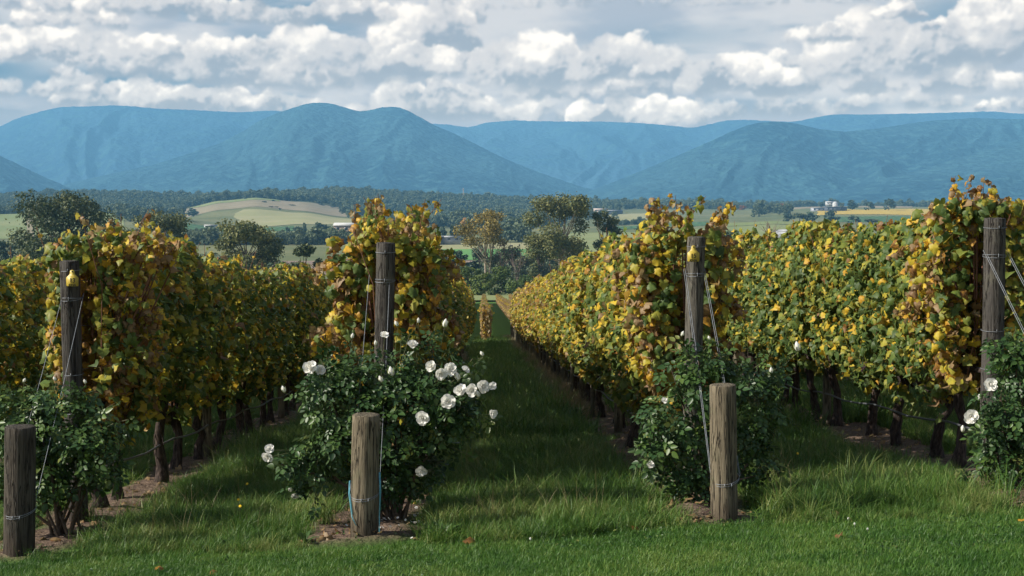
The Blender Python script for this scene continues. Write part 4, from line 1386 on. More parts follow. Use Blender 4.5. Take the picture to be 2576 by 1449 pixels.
def canopy_points(n, rng, hw=.40, y0=-.62, y1=.62, z0=.70, z1=2.48, seed=0, inner=.35):
    """points near the faces of a hedge-like canopy; returns positions and outward directions"""
    y = rng.uniform(y0, y1, n)
    u = rng.random(n)
    top = z1 + (fbm(y * 1.9 + seed * 7.1, y * 0 + seed, 3, seed) - .44) * .42
    bot = z0 + (fbm(y * 2.3 + seed * 3.3, y * 0 + 5, 3, seed + 1) - .44) * .9
    z = bot + (top - bot) * u ** .85
    prof = np.interp((z - z0) / (z1 - z0), [-.2, 0, .15, .5, .8, 1.0, 1.15], [.25, .55, .85, 1.0, .85, .55, .25])
    lump = 1 + (fbm(y * 2.6 + seed * 5, z * 2.6, 3, seed + 2) - .44) * .75
    side = np.where(rng.random(n) < .5, -1.0, 1.0)
    q = np.where(rng.random(n) < inner, rng.random(n) ** .6 * .8, 1 - .22 * rng.random(n))
    x = side * hw * prof * lump * q
    out = np.column_stack([side * np.clip(q, .3, 1), rng.normal(size=n) * .15, np.clip((z - z1 + .5), 0, 1) * .8])
    return np.column_stack([x, y, z]), out


def orient(out, rng, spread=.62, droop=.95):
    n = len(out)
    nn = out + rng.normal(size=(n, 3)) * spread + np.array([0, 0, .22])
    t = np.tile([0, 0, -1.0], (n, 1)) * droop + rng.normal(size=(n, 3)) * .48 + out * .25
    return frames(nn, t)


def canes(rng, n, y0, y1, ztop, over=.3, hw=.3, curve=.12):
    g = Geo()
    tips = []
    for i in range(n):
        y = rng.uniform(y0, y1); x = rng.normal() * .06
        x1 = rng.uniform(-hw, hw); y1_ = y + rng.normal() * .18
        zt = ztop + rng.uniform(-.9, over)
        P = [(x, y, .78), (x + (x1 - x) * .4, y + (y1_ - y) * .3, 1.2), (x1 * .8, y1_, 1.2 + (zt - 1.2) * .6), (x1 + rng.normal() * curve, y1_ + rng.normal() * curve, zt)]
        g.tube(P, [.0065, .0055, .0045, .0025], 4, False)
        tips.append(P)
    return g, tips


def shoot_leaves(P, rng, k=7, size=.085, f0=.45):
    """leaves set along a cane"""
    P = np.array(P, float); s = np.linspace(0, 1, len(P))
    t = f0 + (1 - f0) * (np.arange(k) + rng.random(k) * .6) / k
    t = np.clip(t, 0, 1)
    pos = np.column_stack([np.interp(t, s, P[:, i]) for i in range(3)])
    a = rng.uniform(0, 6.28, k)
    out = np.column_stack([np.cos(a), np.sin(a), np.full(k, .2)])
    pos = pos + out * .035
    sz = size * (1.15 - .55 * t) * rng.uniform(.8, 1.2, k)
    return pos, out, sz


def gnarly(seed, h=.86):
    r = np.random.default_rng(seed)
    g = Geo()
    k = 9
    zz = np.linspace(-.08, h, k)
    wx = np.cumsum(r.normal(size=k)) * .022; wy = np.cumsum(r.normal(size=k)) * .028
    wx -= wx[0]; wy -= wy[0]
    rad = np.interp(zz, [-.08, .03, .2, .6, h], [.075, .058, .044, .042, .062]) * r.uniform(.85, 1.25, k)
    P = np.column_stack([wx, wy, zz])
    g.tube(P, rad, 9)
    for s in (-1, 1):           # the two arms along the wire
        e = P[-1]
        g.tube([e - [0, 0, .03], e + [0, s * .16, .03], (e[0] * .5, e[1] + s * .36, h + .03), (0, e[1] + s * .58, h + .04)], [.045, .032, .024, .018], 6)
    for i in range(5):          # spurs and shaggy bark strips
        q = P[-1] + np.array([r.normal() * .04, r.uniform(-.5, .5), .03])
        g.tube([q, q + [r.normal() * .03, r.normal() * .03, .10]], [.016, .008], 5)
    for i in range(10):
        j = r.integers(1, k - 1); a = r.uniform(0, 6.28)
        q = P[j] + np.array([math.cos(a), math.sin(a), 0]) * rad[j]
        g.tube([q, q * .98 + [math.cos(a) * .02, math.sin(a) * .02, -.10]], [.007, .002], 3, False)
    return g.mesh("trunk", M_vbark)


TRUNKS = [gnarly(300 + i) for i in range(7)]
MIX_BASE = (.38, .28, .19, .08, .05, .02)


def canopy_mesh(seed, n, size, kinds, mix=MIX_BASE, **kw):
    r = np.random.default_rng(seed)
    pos, out = canopy_points(n, r, seed=seed % 17, **kw)
    fr = orient(out, r)
    t = tints(n, r, mix)
    t = np.clip(t + np.clip((pos[:, 2] - 1.9) * .16, -.05, .15) + (fbm(pos[:, 1] * 2 + seed, pos[:, 2] * 2, 2, seed % 31) - .4) * .3, 0, 1)
    g, tips = canes(r, 9, -.6, .6, kw.get('z1', 2.48), .20)
    pp, oo, ss_ = [], [], []
    for P in tips:
        a, b, c = shoot_leaves(P, r, 6, size * .9, .6)
        pp.append(a); oo.append(b); ss_.append(c)
    pos2 = np.vstack(pp); out2 = np.vstack(oo); s2 = np.concatenate(ss_)
    pos = np.vstack([pos, pos2]); fr = np.concatenate([fr, orient(out2, r)])
    sz = np.concatenate([size * r.uniform(.6, 1.25, n), s2]); t = np.concatenate([t, tints(len(pos2), r, (.2, .2, .2, .15, .15, .1))])
    V, Fc, A = leafset(kinds, pos, fr, sz, t, r)
    return mesh("foliage", V, Fc, M_vine, False, {"lp": A}), g.mesh("canes", M_cane)


NEAR = [canopy_mesh(400 + i, 1750, .084, LEAVES) for i in range(8)]
FAR = [canopy_mesh(500 + i, 1300, .102, LEAVES_S) for i in range(6)]
VR = np.random.default_rng(9)

ROWTXT = {'A': "the shaded row at far left", 'B': "the row behind the white roses", 'C': "the golden row right of the grass aisle", 'D': "the green row at the right edge"}
COLOUR = {'A': (.55, .60), 'B': (.55, .62), 'C': (.57, .86), 'D': (.44, .50)}       # leaf colour near and far: lower is greener
TOP = {'A': .975, 'B': .98, 'C': .96, 'D': 1.02}
ORD = ["first", "second", "third", "fourth", "fifth", "sixth", "seventh", "eighth"]
row_end = 66.0


def vine(x, y, label, group, near, shade, top=1.0, trunk=True, wide=1.0):
    z = gz(x, y)
    root = empty("grape_vine", (x, y, z), label, "grapevine", group, rz=(math.pi if VR.random() < .5 else 0))
    fol, can = (NEAR if near else FAR)[VR.integers(8 if near else 6)]
    col = (shade, 1, 1, 1)
    o = link("foliage", fol, root, color=col); o['kind'] = 'stuff'
    o.scale = (VR.uniform(.9, 1.15) * wide, VR.uniform(.98, 1.08), top * VR.uniform(.91, 1.07))
    if near:
        c = link("canes", can, root); c.scale = o.scale
    if trunk:
        t = link("trunk", TRUNKS[VR.integers(7)], root)
        t.rotation_euler = (VR.normal() * .10, VR.normal() * .10, VR.choice([0, math.pi])); t.scale = (VR.uniform(.9, 1.2),) * 2 + (1,)
    return root


def loose_leaves(root, pts, out, size, tint, rng):
    """single leaves as parts of their vine"""
    fr = orient(out, rng, .5)
    for i in range(len(pts)):
        me_ = LEAFMESH[rng.integers(len(LEAFMESH))]
        o = link("leaf", me_, root, color=(float(tint[i]), 1, 1, 1))
        M = Matrix([list(fr[i][0]) + [0], list(fr[i][1]) + [0], list(fr[i][2]) + [0], [0, 0, 0, 1]])
        o.matrix_local = Matrix.Translation(pts[i]) @ M @ Matrix.Scale(float(size[i]), 4)


LEAFMESH = []
for (T, Fc) in LEAVES:
    LEAFMESH.append(mesh("leaf", T, Fc, M_vine, False, {"lp": np.column_stack([T[:, 0], T[:, 1], np.full(len(T), .5)])}))

# the first vine of each of the four rows is built by itself
FRONT = {   # half widths left/right, tuft height, extra reach, number of cane shoots
    'A': dict(y0=-.15, y1=.75, hwl=.26, hwr=.42, top=2.26, tuft=2.52, tx=.25, mix=(.36, .27, .18, .07, .07, .01)),
    'B': dict(y0=-.05, y1=.85, hwl=.46, hwr=.48, top=2.18, tuft=2.54, tx=.08, mix=(.28, .26, .20, .09, .09, .02)),
    'C': dict(y0=-.10, y1=.85, hwl=.48, hwr=.34, top=2.08, tuft=2.44, tx=.03, mix=(.28, .30, .26, .08, .06, .02)),
    'D': dict(y0=-.10, y1=.85, hwl=.44, hwr=.40, top=2.25, tuft=2.55, tx=.0, mix=(.42, .26, .16, .06, .04, .01))}
for r_, x0 in ROWS.items():
    f = FRONT[r_]; rng = np.random.default_rng(ord(r_) * 7)
    yv = 11.85
    root = empty("grape_vine", (x0, yv, gz(x0, yv)), "first vine behind the post in " + ROWTXT[r_], "grapevine", "vines of " + ROWTXT[r_])
    n = 2000
    pos, out = canopy_points(n, rng, hw=1.0, y0=f['y0'], y1=f['y1'], z0=.62, z1=f['top'], seed=ord(r_) % 13, inner=.3)
    pos[:, 0] *= np.where(pos[:, 0] < 0, f['hwl'], f['hwr']) * np.interp(pos[:, 2], [.6, 1.1, 1.8, 2.4, 2.7], [.45, .8, 1.0, .8, .5])
    # front face: leaves turned to the lawn, leaving the post free
    nf = 520
    fx = rng.uniform(-f['hwl'], f['hwr'], nf) * np.where(rng.random(nf) < .8, 1, .6); fz = .95 + (f['top'] - .85) * rng.random(nf) ** .7
    fy = f['y0'] + rng.uniform(-.08, .08, nf) + np.abs(fx) * .12
    fp = np.column_stack([fx, fy, fz]); fo = np.column_stack([fx * .8, -np.ones(nf), np.full(nf, .1)])
    keepf = ~((np.abs(fx) < .12) & (fz < 2.12))
    fp, fo = fp[keepf], fo[keepf]
    # tuft over the post: canes with their leaves
    g, tips = canes(rng, 10, f['y0'], f['y1'], f['top'], .2, .35)
    tg = []
    for i in range(22):
        bx_ = f['tx'] + rng.normal() * .20; by_ = f['y0'] + rng.uniform(0, .45)
        e = (bx_ + rng.normal() * .17, by_ + rng.normal() * .12, f['tuft'] + rng.uniform(-.35, .10))
        P = [(bx_ * .6, by_, 1.5), (bx_, by_, 2.05), ((bx_ + e[0]) / 2 + rng.normal() * .03, (by_ + e[1]) / 2, (2.05 + e[2]) / 2), e]
        g.tube(P, [.007, .006, .0045, .002], 4, False); tg.append(P)
    for i in range(10):         # arching canes out to the aisle sides
        s = rng.choice([-1, 1]); w_ = f['hwl'] if s < 0 else f['hwr']; zc = rng.uniform(1.2, 2.2)
        P = [(s * .1, f['y0'] + .2, zc - .2), (s * w_ * .6, f['y0'] + rng.uniform(-.05, .5), zc), (s * (w_ + .10), f['y0'] + rng.uniform(-.1, .6), zc - .05), (s * (w_ + rng.uniform(.1, .24)), f['y0'] + rng.uniform(-.1, .7), zc - rng.uniform(.1, .3))]
        g.tube(P, [.006, .005, .004, .002], 4, False); tg.append(P)
    link("canes", g.mesh("canes", M_cane), root)
    pp, oo, ss2 = [], [], []
    for P in tg:
        a, b, c = shoot_leaves(P, rng, 16, .082, .42); pp.append(a); oo.append(b); ss2.append(c)
    tp = np.vstack(pp); to = np.vstack(oo); tsz = np.concatenate(ss2)
    # leaves that show largest are single parts; the mass behind is one part
    sp = np.vstack([tp, fp]); so_ = np.vstack([to, fo]); ssz = np.concatenate([tsz, .080 * rng.uniform(.65, 1.25, len(fp))])
    st = np.concatenate([tints(len(tp), rng, (.26, .29, .25, .09, .09, .02)), tints(len(fp), rng, f['mix'])])
    order = np.argsort(sp[:, 1] - ssz * 2)
    pick, rest_ = order[:290], order[290:]
    loose_leaves(root, sp[pick], so_[pick], ssz[pick], st[pick], rng)
    allp = np.vstack([pos, sp[rest_]]); allo = np.vstack([out, so_[rest_]])
    t = np.concatenate([tints(n, rng, f['mix']), st[rest_]]); sz = np.concatenate([.085 * rng.uniform(.6, 1.25, n), ssz[rest_]])
    V, Fc, A = leafset(LEAVES, allp, orient(allo, rng), sz, t, rng)
    o = link("foliage", mesh("foliage", V, Fc, M_vine, False, {"lp": A}), root); o['kind'] = 'stuff'
    t_ = link("trunk", TRUNKS[ord(r_) % 7], root); t_.location = (0, .35, 0)

# hanging bunches in the first vines
def bunch(seed):
    r = np.random.default_rng(seed); g = Geo()
    for i in range(26):
        zz = -r.random() * .13; rr = .035 * (1 + zz / .16); a = r.uniform(0, 6.28)
        c = np.array([math.cos(a) * rr, math.sin(a) * rr, zz]); q = .0085
        V = [c + [q, 0, 0], c + [0, q, 0], c - [q, 0, 0], c - [0, q, 0], c + [0, 0, q], c - [0, 0, q]]
        g.add(V, None, [[0, 1, 4], [1, 2, 4], [2, 3, 4], [3, 0, 4], [1, 0, 5], [2, 1, 5], [3, 2, 5], [0, 3, 5]])
    g.tube([(0, 0, .04), (0, 0, 0), (0, 0, -.1)], .002, 3, False)
    return g.mesh("grape_bunch", M_grape)


M_grape = simple_mat("shrivelled_grapes", (.035, .015, .03), (.07, .03, .045), 40, .45, 0, .4)
BU = [bunch(i) for i in range(3)]

FARV = []
for r_, x0 in ROWS.items():
    ys_ = list(np.arange(12.95, row_end, 1.15))
    near_i = 0
    for i, y in enumerate(ys_):
        y = y + VR.normal() * .10
        if i < 7: lab = "%s vine counted from the post in %s" % (ORD[i + 1], ROWTXT[r_])
        elif y < 45: lab = "vine in the middle stretch of " + ROWTXT[r_]
        else: lab = "vine far down " + ROWTXT[r_]
        a, b = COLOUR[r_]
        sh = a + (b - a) * min(1, max(0, (y - 13) / 30)) + VR.normal() * .025
        if y > 66:
            FARV.append((x0, y, sh)); continue
        rt = vine(x0 + VR.normal() * .03, y, lab, "vines of " + ROWTXT[r_], y < 30, sh, TOP[r_] * ({'C': .93, 'D': .96}.get(r_, 1.0) if i < 3 else 1.0), y < 40, 1.0)
        if i < 3:
            rg = np.random.default_rng(900 + i + ord(r_) * 11)
            nl = (110, 70, 50)[i]
            p, o_ = canopy_points(nl * 2, rg, hw=.47, seed=i + 3, inner=0.0, z0=.7, z1=2.3)
            want = p[:, 0] * (1 if x0 < 0 else -1) > 0      # the side one can see
            p, o_ = p[want][:nl], o_[want][:nl]
            if abs(rt.rotation_euler[2]) > 1: p = p * [-1, -1, 1]; o_ = o_ * [-1, -1, 1]
            loose_leaves(rt, p, o_, .086 * rg.uniform(.7, 1.25, len(p)), np.clip(tints(len(p), rg, MIX_BASE) + sh - .5, 0, 1), rg)
        if i < 5:
            for k in range(3):
                bu = link("grape_bunch", BU[k], rt); bu.location = (VR.normal() * .12, VR.uniform(-.4, .4), VR.uniform(.75, .98))

# rows further out on both sides
for x0, y0, y1, y2, txt, sh in ((-5.9, 15.0, 32, 62, "the outer shaded row left of the tagged post", .58), (-8.4, 24, 30, 62, "the second shaded row beyond the left edge", .6),
                               (6.8, 14.5, 30, 62, "the next row behind the green right hand row", .5), (9.3, 20, 24, 50, "the outermost row at right", .5)):
    for y in np.arange(y0, y2, 1.2):
        if y < y1: vine(x0, y, "vine in " + txt, "vines of " + txt, y < 24, sh + VR.normal() * .03, 1.0, y < 30)
        else: FARV.append((x0, y, sh))
FARV = np.array(FARV); n = len(FARV)
s_ = VR.uniform(.92, 1.12, (n, 3)); s_[:, 2] = 1.02
o = scatter("distant_vines", np.column_stack([FARV[:, 0], FARV[:, 1], GN(FARV[:, 0], FARV[:, 1])]), np.column_stack([np.zeros(n), np.zeros(n), VR.choice([0, math.pi], n)]), s_, VR.integers(0, 6, n),
            [k[0] for k in FAR], "far ends of the vine rows merging down the slope", "vines", 'stuff', None, (.62, 1, 1, 1))

# the lower block beyond, seen end-on down the aisle
lower = [canopy_mesh(560 + i, 420, .15, LEAVES_S, (.08, .12, .3, .2, .15, .15), hw=.21, z0=.30, z1=1.85)[0] for i in range(3)]
for x0, lab in ((-2.30, "left"), (.16, "middle"), (2.75, "right"), (5.3, "far right"), (-5.2, "far left")):
    ptsY = np.arange(70, 272, 1.2)
    n = len(ptsY)
    sgn = VR.choice([0, math.pi], n)
    P = np.column_stack([np.full(n, x0) + VR.normal(size=n) * .03, ptsY, G(np.full(n, x0), ptsY)])
    o = scatter("vine_row", P, np.column_stack([np.zeros(n), np.zeros(n), sgn]), np.ones(n), VR.integers(0, 3, n), lower,
                "%s narrow russet vine row in the lower block down the aisle" % lab, "vine row", 'stuff', None, (.60, 1, 1, 1))

# ------------------------------------------------------------------ posts, wires, tags
def wood_mat(name, c1, c2, c3):
    m, N = mat_new(name)
    t = N.n('ShaderNodeTexCoord')
    p = t.outputs['Object']
    oi = N.n('ShaderNodeObjectInfo')
    p = N.vmath('ADD', p, N.comb(N.math('MULTIPLY', oi.outputs['Random'], 9.0), 0.0, 0.0))
    ps = N.vmath('MULTIPLY', p, (1, 1, .035))
    fine = N.noise(ps, 130, 5, .65); crack = N.noise(N.vmath('MULTIPLY', p, (1, 1, .06)), 26, 4, .6, .6)
    blot = N.noise(p, 4.5, 4, .6)
    c = N.mix(N.smooth(fine, .3, .7), c1, c2)
    c = N.mix(N.smooth(blot, .5, .72), c, c3)
    cr = N.math('SUBTRACT', 1.0, N.smooth(N.math('ABSOLUTE', N.math('SUBTRACT', crack, .5)), 0.0, .030))
    c = N.mix(N.math('MULTIPLY', cr, .8), c, (.015, .012, .01))
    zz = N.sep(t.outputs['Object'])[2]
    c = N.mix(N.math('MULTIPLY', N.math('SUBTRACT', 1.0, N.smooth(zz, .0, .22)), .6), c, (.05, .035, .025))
    h = N.math('SUBTRACT', fine, N.math('MULTIPLY', cr, 1.5))
    return finish(m, N, principled(N, c, .85, .2, N.bump(h, .012)))


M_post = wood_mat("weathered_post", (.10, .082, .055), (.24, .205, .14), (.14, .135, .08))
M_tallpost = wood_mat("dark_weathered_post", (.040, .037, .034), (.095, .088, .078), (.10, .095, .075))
M_wire = simple_mat("galvanised_wire", (.17, .19, .21), (.26, .28, .30), 30, .55, 0, .3, .4)
M_tagy = simple_mat("yellow_plastic", (.46, .35, .05), (.38, .29, .05), 25, .45)
M_ink = simple_mat("black_ink", (.02, .018, .015), (.03, .028, .02), 10, .6)


def post_mesh(h, r, seed, mat, below=.25, sides=28, rings=22):
    rg = np.random.default_rng(seed)
    th = np.linspace(0, 2 * np.pi, sides, endpoint=False)
    zz = np.linspace(-below, h, rings)
    T, Z = np.meshgrid(th, zz)
    ox = fbm(np.cos(T) * 1.3 + seed, np.sin(T) * 1.3 + Z * .5, 3, seed) - .44
    cr = np.exp(-((np.mod(T - rg.uniform(0, 6) + .12 * np.sin(Z * 2), 6.28) - 3.14) / .05) ** 2)
    R = r * (1 + ox * .11 - cr * .10 - .03 * Z / h)
    wx = (fbm(Z * .8 + seed, Z * 0, 2, seed) - .44) * .03
    V = np.stack([R * np.cos(T) + wx, R * np.sin(T), Z], -1).reshape(-1, 3)
    i = np.arange(rings - 1)[:, None] * sides; j = np.arange(sides)[None]; j2 = (j + 1) % sides
    q = np.stack([i + j, i + j2, i + sides + j2, i + sides + j], -1).reshape(-1, 4)
    # top: bevel ring, inner ring, centre
    base = (rings - 1) * sides; last = V[base:base + sides]
    c = last.mean(0); n0 = len(V)
    r1 = c + (last - c) * .93 + [0, 0, .006]; r2 = c + (last - c) * .5 + [0, 0, .009] + np.column_stack([np.zeros(sides), np.zeros(sides), rg.normal(size=sides) * .002])
    V = np.vstack([V, r1, r2, c + [0, 0, .007]])
    jj = np.arange(sides); j3 = (jj + 1) % sides
    q = np.vstack([q, np.stack([base + jj, base + j3, n0 + j3, n0 + jj], 1), np.stack([n0 + jj, n0 + j3, n0 + sides + j3, n0 + sides + jj], 1)])
    t = np.stack([n0 + sides + jj, n0 + sides + j3, np.full(sides, n0 + 2 * sides)], 1)
    return mesh("timber", V, [q, t], mat, True)


def ring(g, z, r, tilt=0., rad=.0022, n=22, ph=0.):
    a = np.linspace(0, 2 * np.pi, n + 1) + ph
    g.tube(np.column_stack([np.cos(a) * r, np.sin(a) * r, z + np.sin(a) * tilt + np.cos(a) * tilt * .5]), rad, 5, False)


WOODTXT = {'A': "at far left carrying yellow tag 13", 'B': "rising behind the white rose bush", 'C': "right of centre carrying yellow tag 15", 'D': "at the right edge without a tag"}
ANCTXT = {'A': "dark stout short post at the far left corner", 'B': "stout short post in front of the white roses", 'C': "pale stout short post right of centre with bare soil at its foot"}
STR = {'A': (193, 657, 11.5, .080, -.010), 'B': (965, 612, 11.5, .080, .025), 'C': (1752, 598, 11.5, .077, .012), 'D': (2510, 551, 11.5, .090, .000)}
TOPPT = {}
for r_, (px, top, Y, rad, lean) in STR.items():
    x = ROWS[r_]; zt = zat(top, Y); zb = gz(x, Y); h = zt - zb
    root = empty("strainer_post", (x, Y, zb), "tall round timber end post " + WOODTXT[r_], "post", "tall end posts of the vine rows")
    root.rotation_euler = (0, lean, 0)
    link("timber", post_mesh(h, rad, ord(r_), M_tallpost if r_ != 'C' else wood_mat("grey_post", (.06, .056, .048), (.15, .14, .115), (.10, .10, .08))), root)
    for zz, tl in ((h - .07, .006), (h - .30, -.004), (h - .31, .010), (h - .93, .004), (h - 1.25, .003)):
        g = Geo(); ring(g, zz, rad + .003, tl); g.tube([(-.0, -rad - .002, zz - .012), (0, -rad - .006, zz), (0, -rad - .002, zz + .014)], .0025, 4)
        link("wire_loop", g.mesh("wire_loop", M_wire), root)
    TOPPT[r_] = (x, Y, zt, rad)
ANC = {'A': (42, 1070, 10.0, .108, .028), 'B': (914, 1043, 10.0, .103, .015), 'C': (1828, 971, 10.0, .100, -.022)}
for r_, (px, top, Y, rad, lean) in ANC.items():
    x = xat(px + (0 if r_ != 'C' else 6), Y); zt = zat(top, Y); zb = gz(x, Y); h = zt - zb
    root = empty("anchor_post", (x, Y, zb), ANCTXT[r_], "post", "short anchor posts in front of the rows")
    root.rotation_euler = (0, lean, 0)
    link("timber", post_mesh(h, rad, ord(r_) + 9, M_post if r_ != 'A' else wood_mat("shade_toned_anchor_post", (.045, .038, .030), (.10, .088, .07), (.045, .042, .034))), root)  # left post: shade is put into its darker wood colour
    g = Geo(); ring(g, .30, rad + .003, .03, .0022); ring(g, .29, rad + .003, .035, .0018)
    link("wire_loop", g.mesh("wire_loop", M_wire), root)
    g = Geo()
    for s in (-.02, .03): g.tube([(s, -rad - .002, .25), (s, -rad - .009, .262), (s, -rad - .002, .275)], .003, 4)
    link("staple", g.mesh("staple", M_wire), root)
ANCX = {'A': (xat(42, 10), 10.0), 'B': (xat(914, 10), 10.0), 'C': (xat(1832, 10), 10.0), 'D': (4.50, 10.0)}
x, Y = ANCX['D']
SIDE = {-1: "left", 1: "right"}
for r_ in 'ABCD':
    x, Y, zt, rad = TOPPT[r_]; ax, ay = ANCX[r_]; az = gz(ax, ay)
    for s in (-1, 1):
        a0 = np.array([x + s * (rad + .004), Y, zt - .26]); a1 = np.array([ax + s * .105, ay, az + .31])
        g = Geo()
        for k in ((0,) if r_ in 'AB' else (0, .012)):
            off = np.array([k, 0, k * .5]); m1 = a0 + (a1 - a0) * .42
            g.tube([a0 + off, m1 + off + [.004, 0, -.006], a1 + off * .5], .0019, 5, False)
        root = empty("stay_wire", tuple(a1), "%s stay wire slanting from the post %s" % (SIDE[s], WOODTXT[r_]), "wire", "stay wires of the end posts")
        me_ = g.mesh("wire", M_wire); me_.transform(Matrix.Translation(-Vector(a1)))
        link("wire", me_, root)

# number tags, shaped like a bell with a hole
def number_tag(r_, px, py, number):
    x, Y, zt, rad = TOPPT[r_]
    yy_ = Y - rad - .012; cx = xat(px, yy_); cz = zat(py, yy_)
    root = empty("number_tag", (cx, yy_, cz), "yellow tag lettered %s CHA nailed to the tall post" % number, "tag", "yellow row number tags")
    half = [(0, .078), (.012, .076), (.019, .066), (.020, .052), (.026, .036), (.038, .024), (.050, .014), (.054, .006), (.052, -.060), (.046, -.066), (0, -.067)]
    P = np.array(half + [(-a, b) for a, b in half[-2:0:-1]]) * .93
    n = len(P)
    V = np.vstack([np.column_stack([P[:, 0], np.full(n, -.0025), P[:, 1]]), np.column_stack([P[:, 0], np.full(n, .0025), P[:, 1]])])
    i = np.arange(n); j = (i + 1) % n
    me_ = mesh("plate", V, [np.arange(n)[None], np.arange(2 * n - 1, n - 1, -1)[None], np.stack([j, i, i + n, j + n], 1)], M_tagy)
    link("plate", me_, root)
    g = Geo(); g.tube([(0, -.006, .060), (0, .01, .060)], .0055, 10); link("nail", g.mesh("nail", M_ink), root)
    for txt, sz, zz, nm in ((number, .052, -.030, "number"), ("CHA", .029, -.060, "lettering")):
        c = bpy.data.curves.new(nm, 'FONT'); c.body = txt; c.size = sz; c.align_x = 'CENTER'; c.extrude = .0006; c.offset = .0006
        c.materials.append(M_ink)
        tmp = bpy.data.objects.new(nm + "_curve", c)
        tm = bpy.data.meshes.new_from_object(tmp); tm.name = nm
        bpy.data.objects.remove(tmp)
        if not tm.materials: tm.materials.append(M_ink)
        o = link(nm, tm, root)
        o.location = (0, -.0035, zz); o.rotation_euler = (math.pi / 2, 0, 0)


number_tag('A', 187, 700, "13")
number_tag('C', 1746, 640, "15")

# line posts along the rows
M_stake = wood_mat("line_post_wood", (.15, .13, .09), (.24, .21, .15), (.10, .10, .07))
stake = post_mesh(1.95, .055, 77, M_stake, .2, 14, 8)
for r_, x0 in ROWS.items():
    offs = {'A': 16.6, 'B': 17.2, 'C': 17.2, 'D': 16.8}[r_]
    for i, y in enumerate(np.arange(offs, row_end, 6.1)):
        o = link("line_post", stake, None, (x0 + (-.06 if x0 > 0 else .06), y, gz(x0, y)))
        lab = "nearest slim post within %s" % ROWTXT[r_] if i == 0 else ("second slim post within %s" % ROWTXT[r_] if i == 1 else "slim line post further along %s" % ROWTXT[r_])
        tag(o, lab, "post", "slim line posts inside the vine rows")
n_extra = 0
for y in np.arange(20, 80, 2.35):      # thin vine stakes seen along the foot of the golden row
    o = link("vine_stake", stake, None, (1.745 - .16, y, gz(1.6, y)))
    o.scale = (.55, .55, .5)
    tag(o, "thin pale stake at the foot of the golden row", "stake", "thin stakes beside the golden row")

# trellis wires and irrigation hose
M_hose = simple_mat("irrigation_pipe", (.045, .05, .055), (.08, .085, .09), 20, .45, 0, .4)
for r_, x0 in ROWS.items():
    for zh, hn in ((.92, "lowest"), (1.25, "lower"), (1.62, "upper"), (2.0, "top")):
        yl = np.arange(11.5, row_end, 3.0); g = Geo()
        g.tube(np.column_stack([np.full(len(yl), x0), yl, GN(np.full(len(yl), x0), yl) + zh]), .0022, 4, False)
        tag(link("trellis_wire", g.mesh("trellis_wire", M_wire)), "%s trellis wire strung along %s" % (hn, ROWTXT[r_]), "wire", "trellis wires of the four rows")
    yl = np.arange(11.7, 60, .6); g = Geo()
    g.tube(np.column_stack([np.full(len(yl), x0 + (.09 if x0 < 0 else -.09)), yl, G(np.full(len(yl), x0), yl) + .42 + .02 * np.sin(yl * 2.7)]), .011, 6, False)
    tag(link("irrigation_hose", g.mesh("irrigation_hose", M_hose)), "dark drip hose slung low along " + ROWTXT[r_], "hose", "irrigation hoses under the rows")

# ------------------------------------------------------------------ rose bushes
def glossy_leaf_mat():
    m, N = mat_new("rose_leaf")
    at = N.n('ShaderNodeAttribute', attribute_name='lp')
    lx, ly, tt = N.sep(at.outputs['Vector'])
    gp = N.n('ShaderNodeNewGeometry')
    nz = N.noise(gp.outputs['Position'], 40.0, 3, .6)
    f = N.math('ADD', tt, N.math('MULTIPLY', N.math('SUBTRACT', nz, .5), .3))
    c = N.ramp(f, [(.1, (.014, .040, .014)), (.45, (.032, .078, .020)), (.75, (.085, .15, .03)), (1.0, (.19, .20, .05))])
    mid = N.math('SUBTRACT', 1.0, N.smooth(N.math('ABSOLUTE', lx), 0.0, .035))
    c = N.mix(N.math('MULTIPLY', mid, .35), c, (.12, .17, .06))
    c = N.mix(gp.outputs['Backfacing'], c, N.mix(.5, c, (.10, .15, .07)))
    b = principled(N, c, .42, .35)
    tr = N.n('ShaderNodeBsdfTranslucent'); N.put(tr.inputs[0], c)
    mx = N.n('ShaderNodeMixShader'); mx.inputs[0].default_value = .25
    m.node_tree.links.new(b, mx.inputs[1]); m.node_tree.links.new(tr.outputs[0], mx.inputs[2])
    return finish(m, N, mx.outputs[0])


def petal_mat():
    m, N = mat_new("white_petal")
    gp = N.n('ShaderNodeNewGeometry')
    nz = N.noise(gp.outputs['Position'], 60.0, 3, .6)
    c = N.mix(nz, (.80, .80, .74), (.90, .89, .84))
    b = principled(N, c, .55, .25)
    tr = N.n('ShaderNodeBsdfTranslucent'); N.put(tr.inputs[0], c)
    mx = N.n('ShaderNodeMixShader'); mx.inputs[0].default_value = .3
    m.node_tree.links.new(b, mx.inputs[1]); m.node_tree.links.new(tr.outputs[0], mx.inputs[2])
    return finish(m, N, mx.outputs[0])


M_rose = glossy_leaf_mat(); M_petal = petal_mat()
M_stem = simple_mat("rose_stem", (.06, .09, .03), (.11, .10, .045), 12, .6)
M_oldstem = simple_mat("old_rose_wood", (.07, .05, .035), (.13, .10, .07), 15, .85)
M_stamen = simple_mat("stamens", (.40, .28, .06), (.28, .17, .05), 60, .7)
M_bud = simple_mat("bud_green", (.20, .26, .10), (.34, .36, .18), 30, .6)
RL = np.array([(0, 0), (.27, .22), (.33, .5), (.18, .82), (0, 1.05), (-.18, .82), (-.33, .5), (-.27, .22)], float)


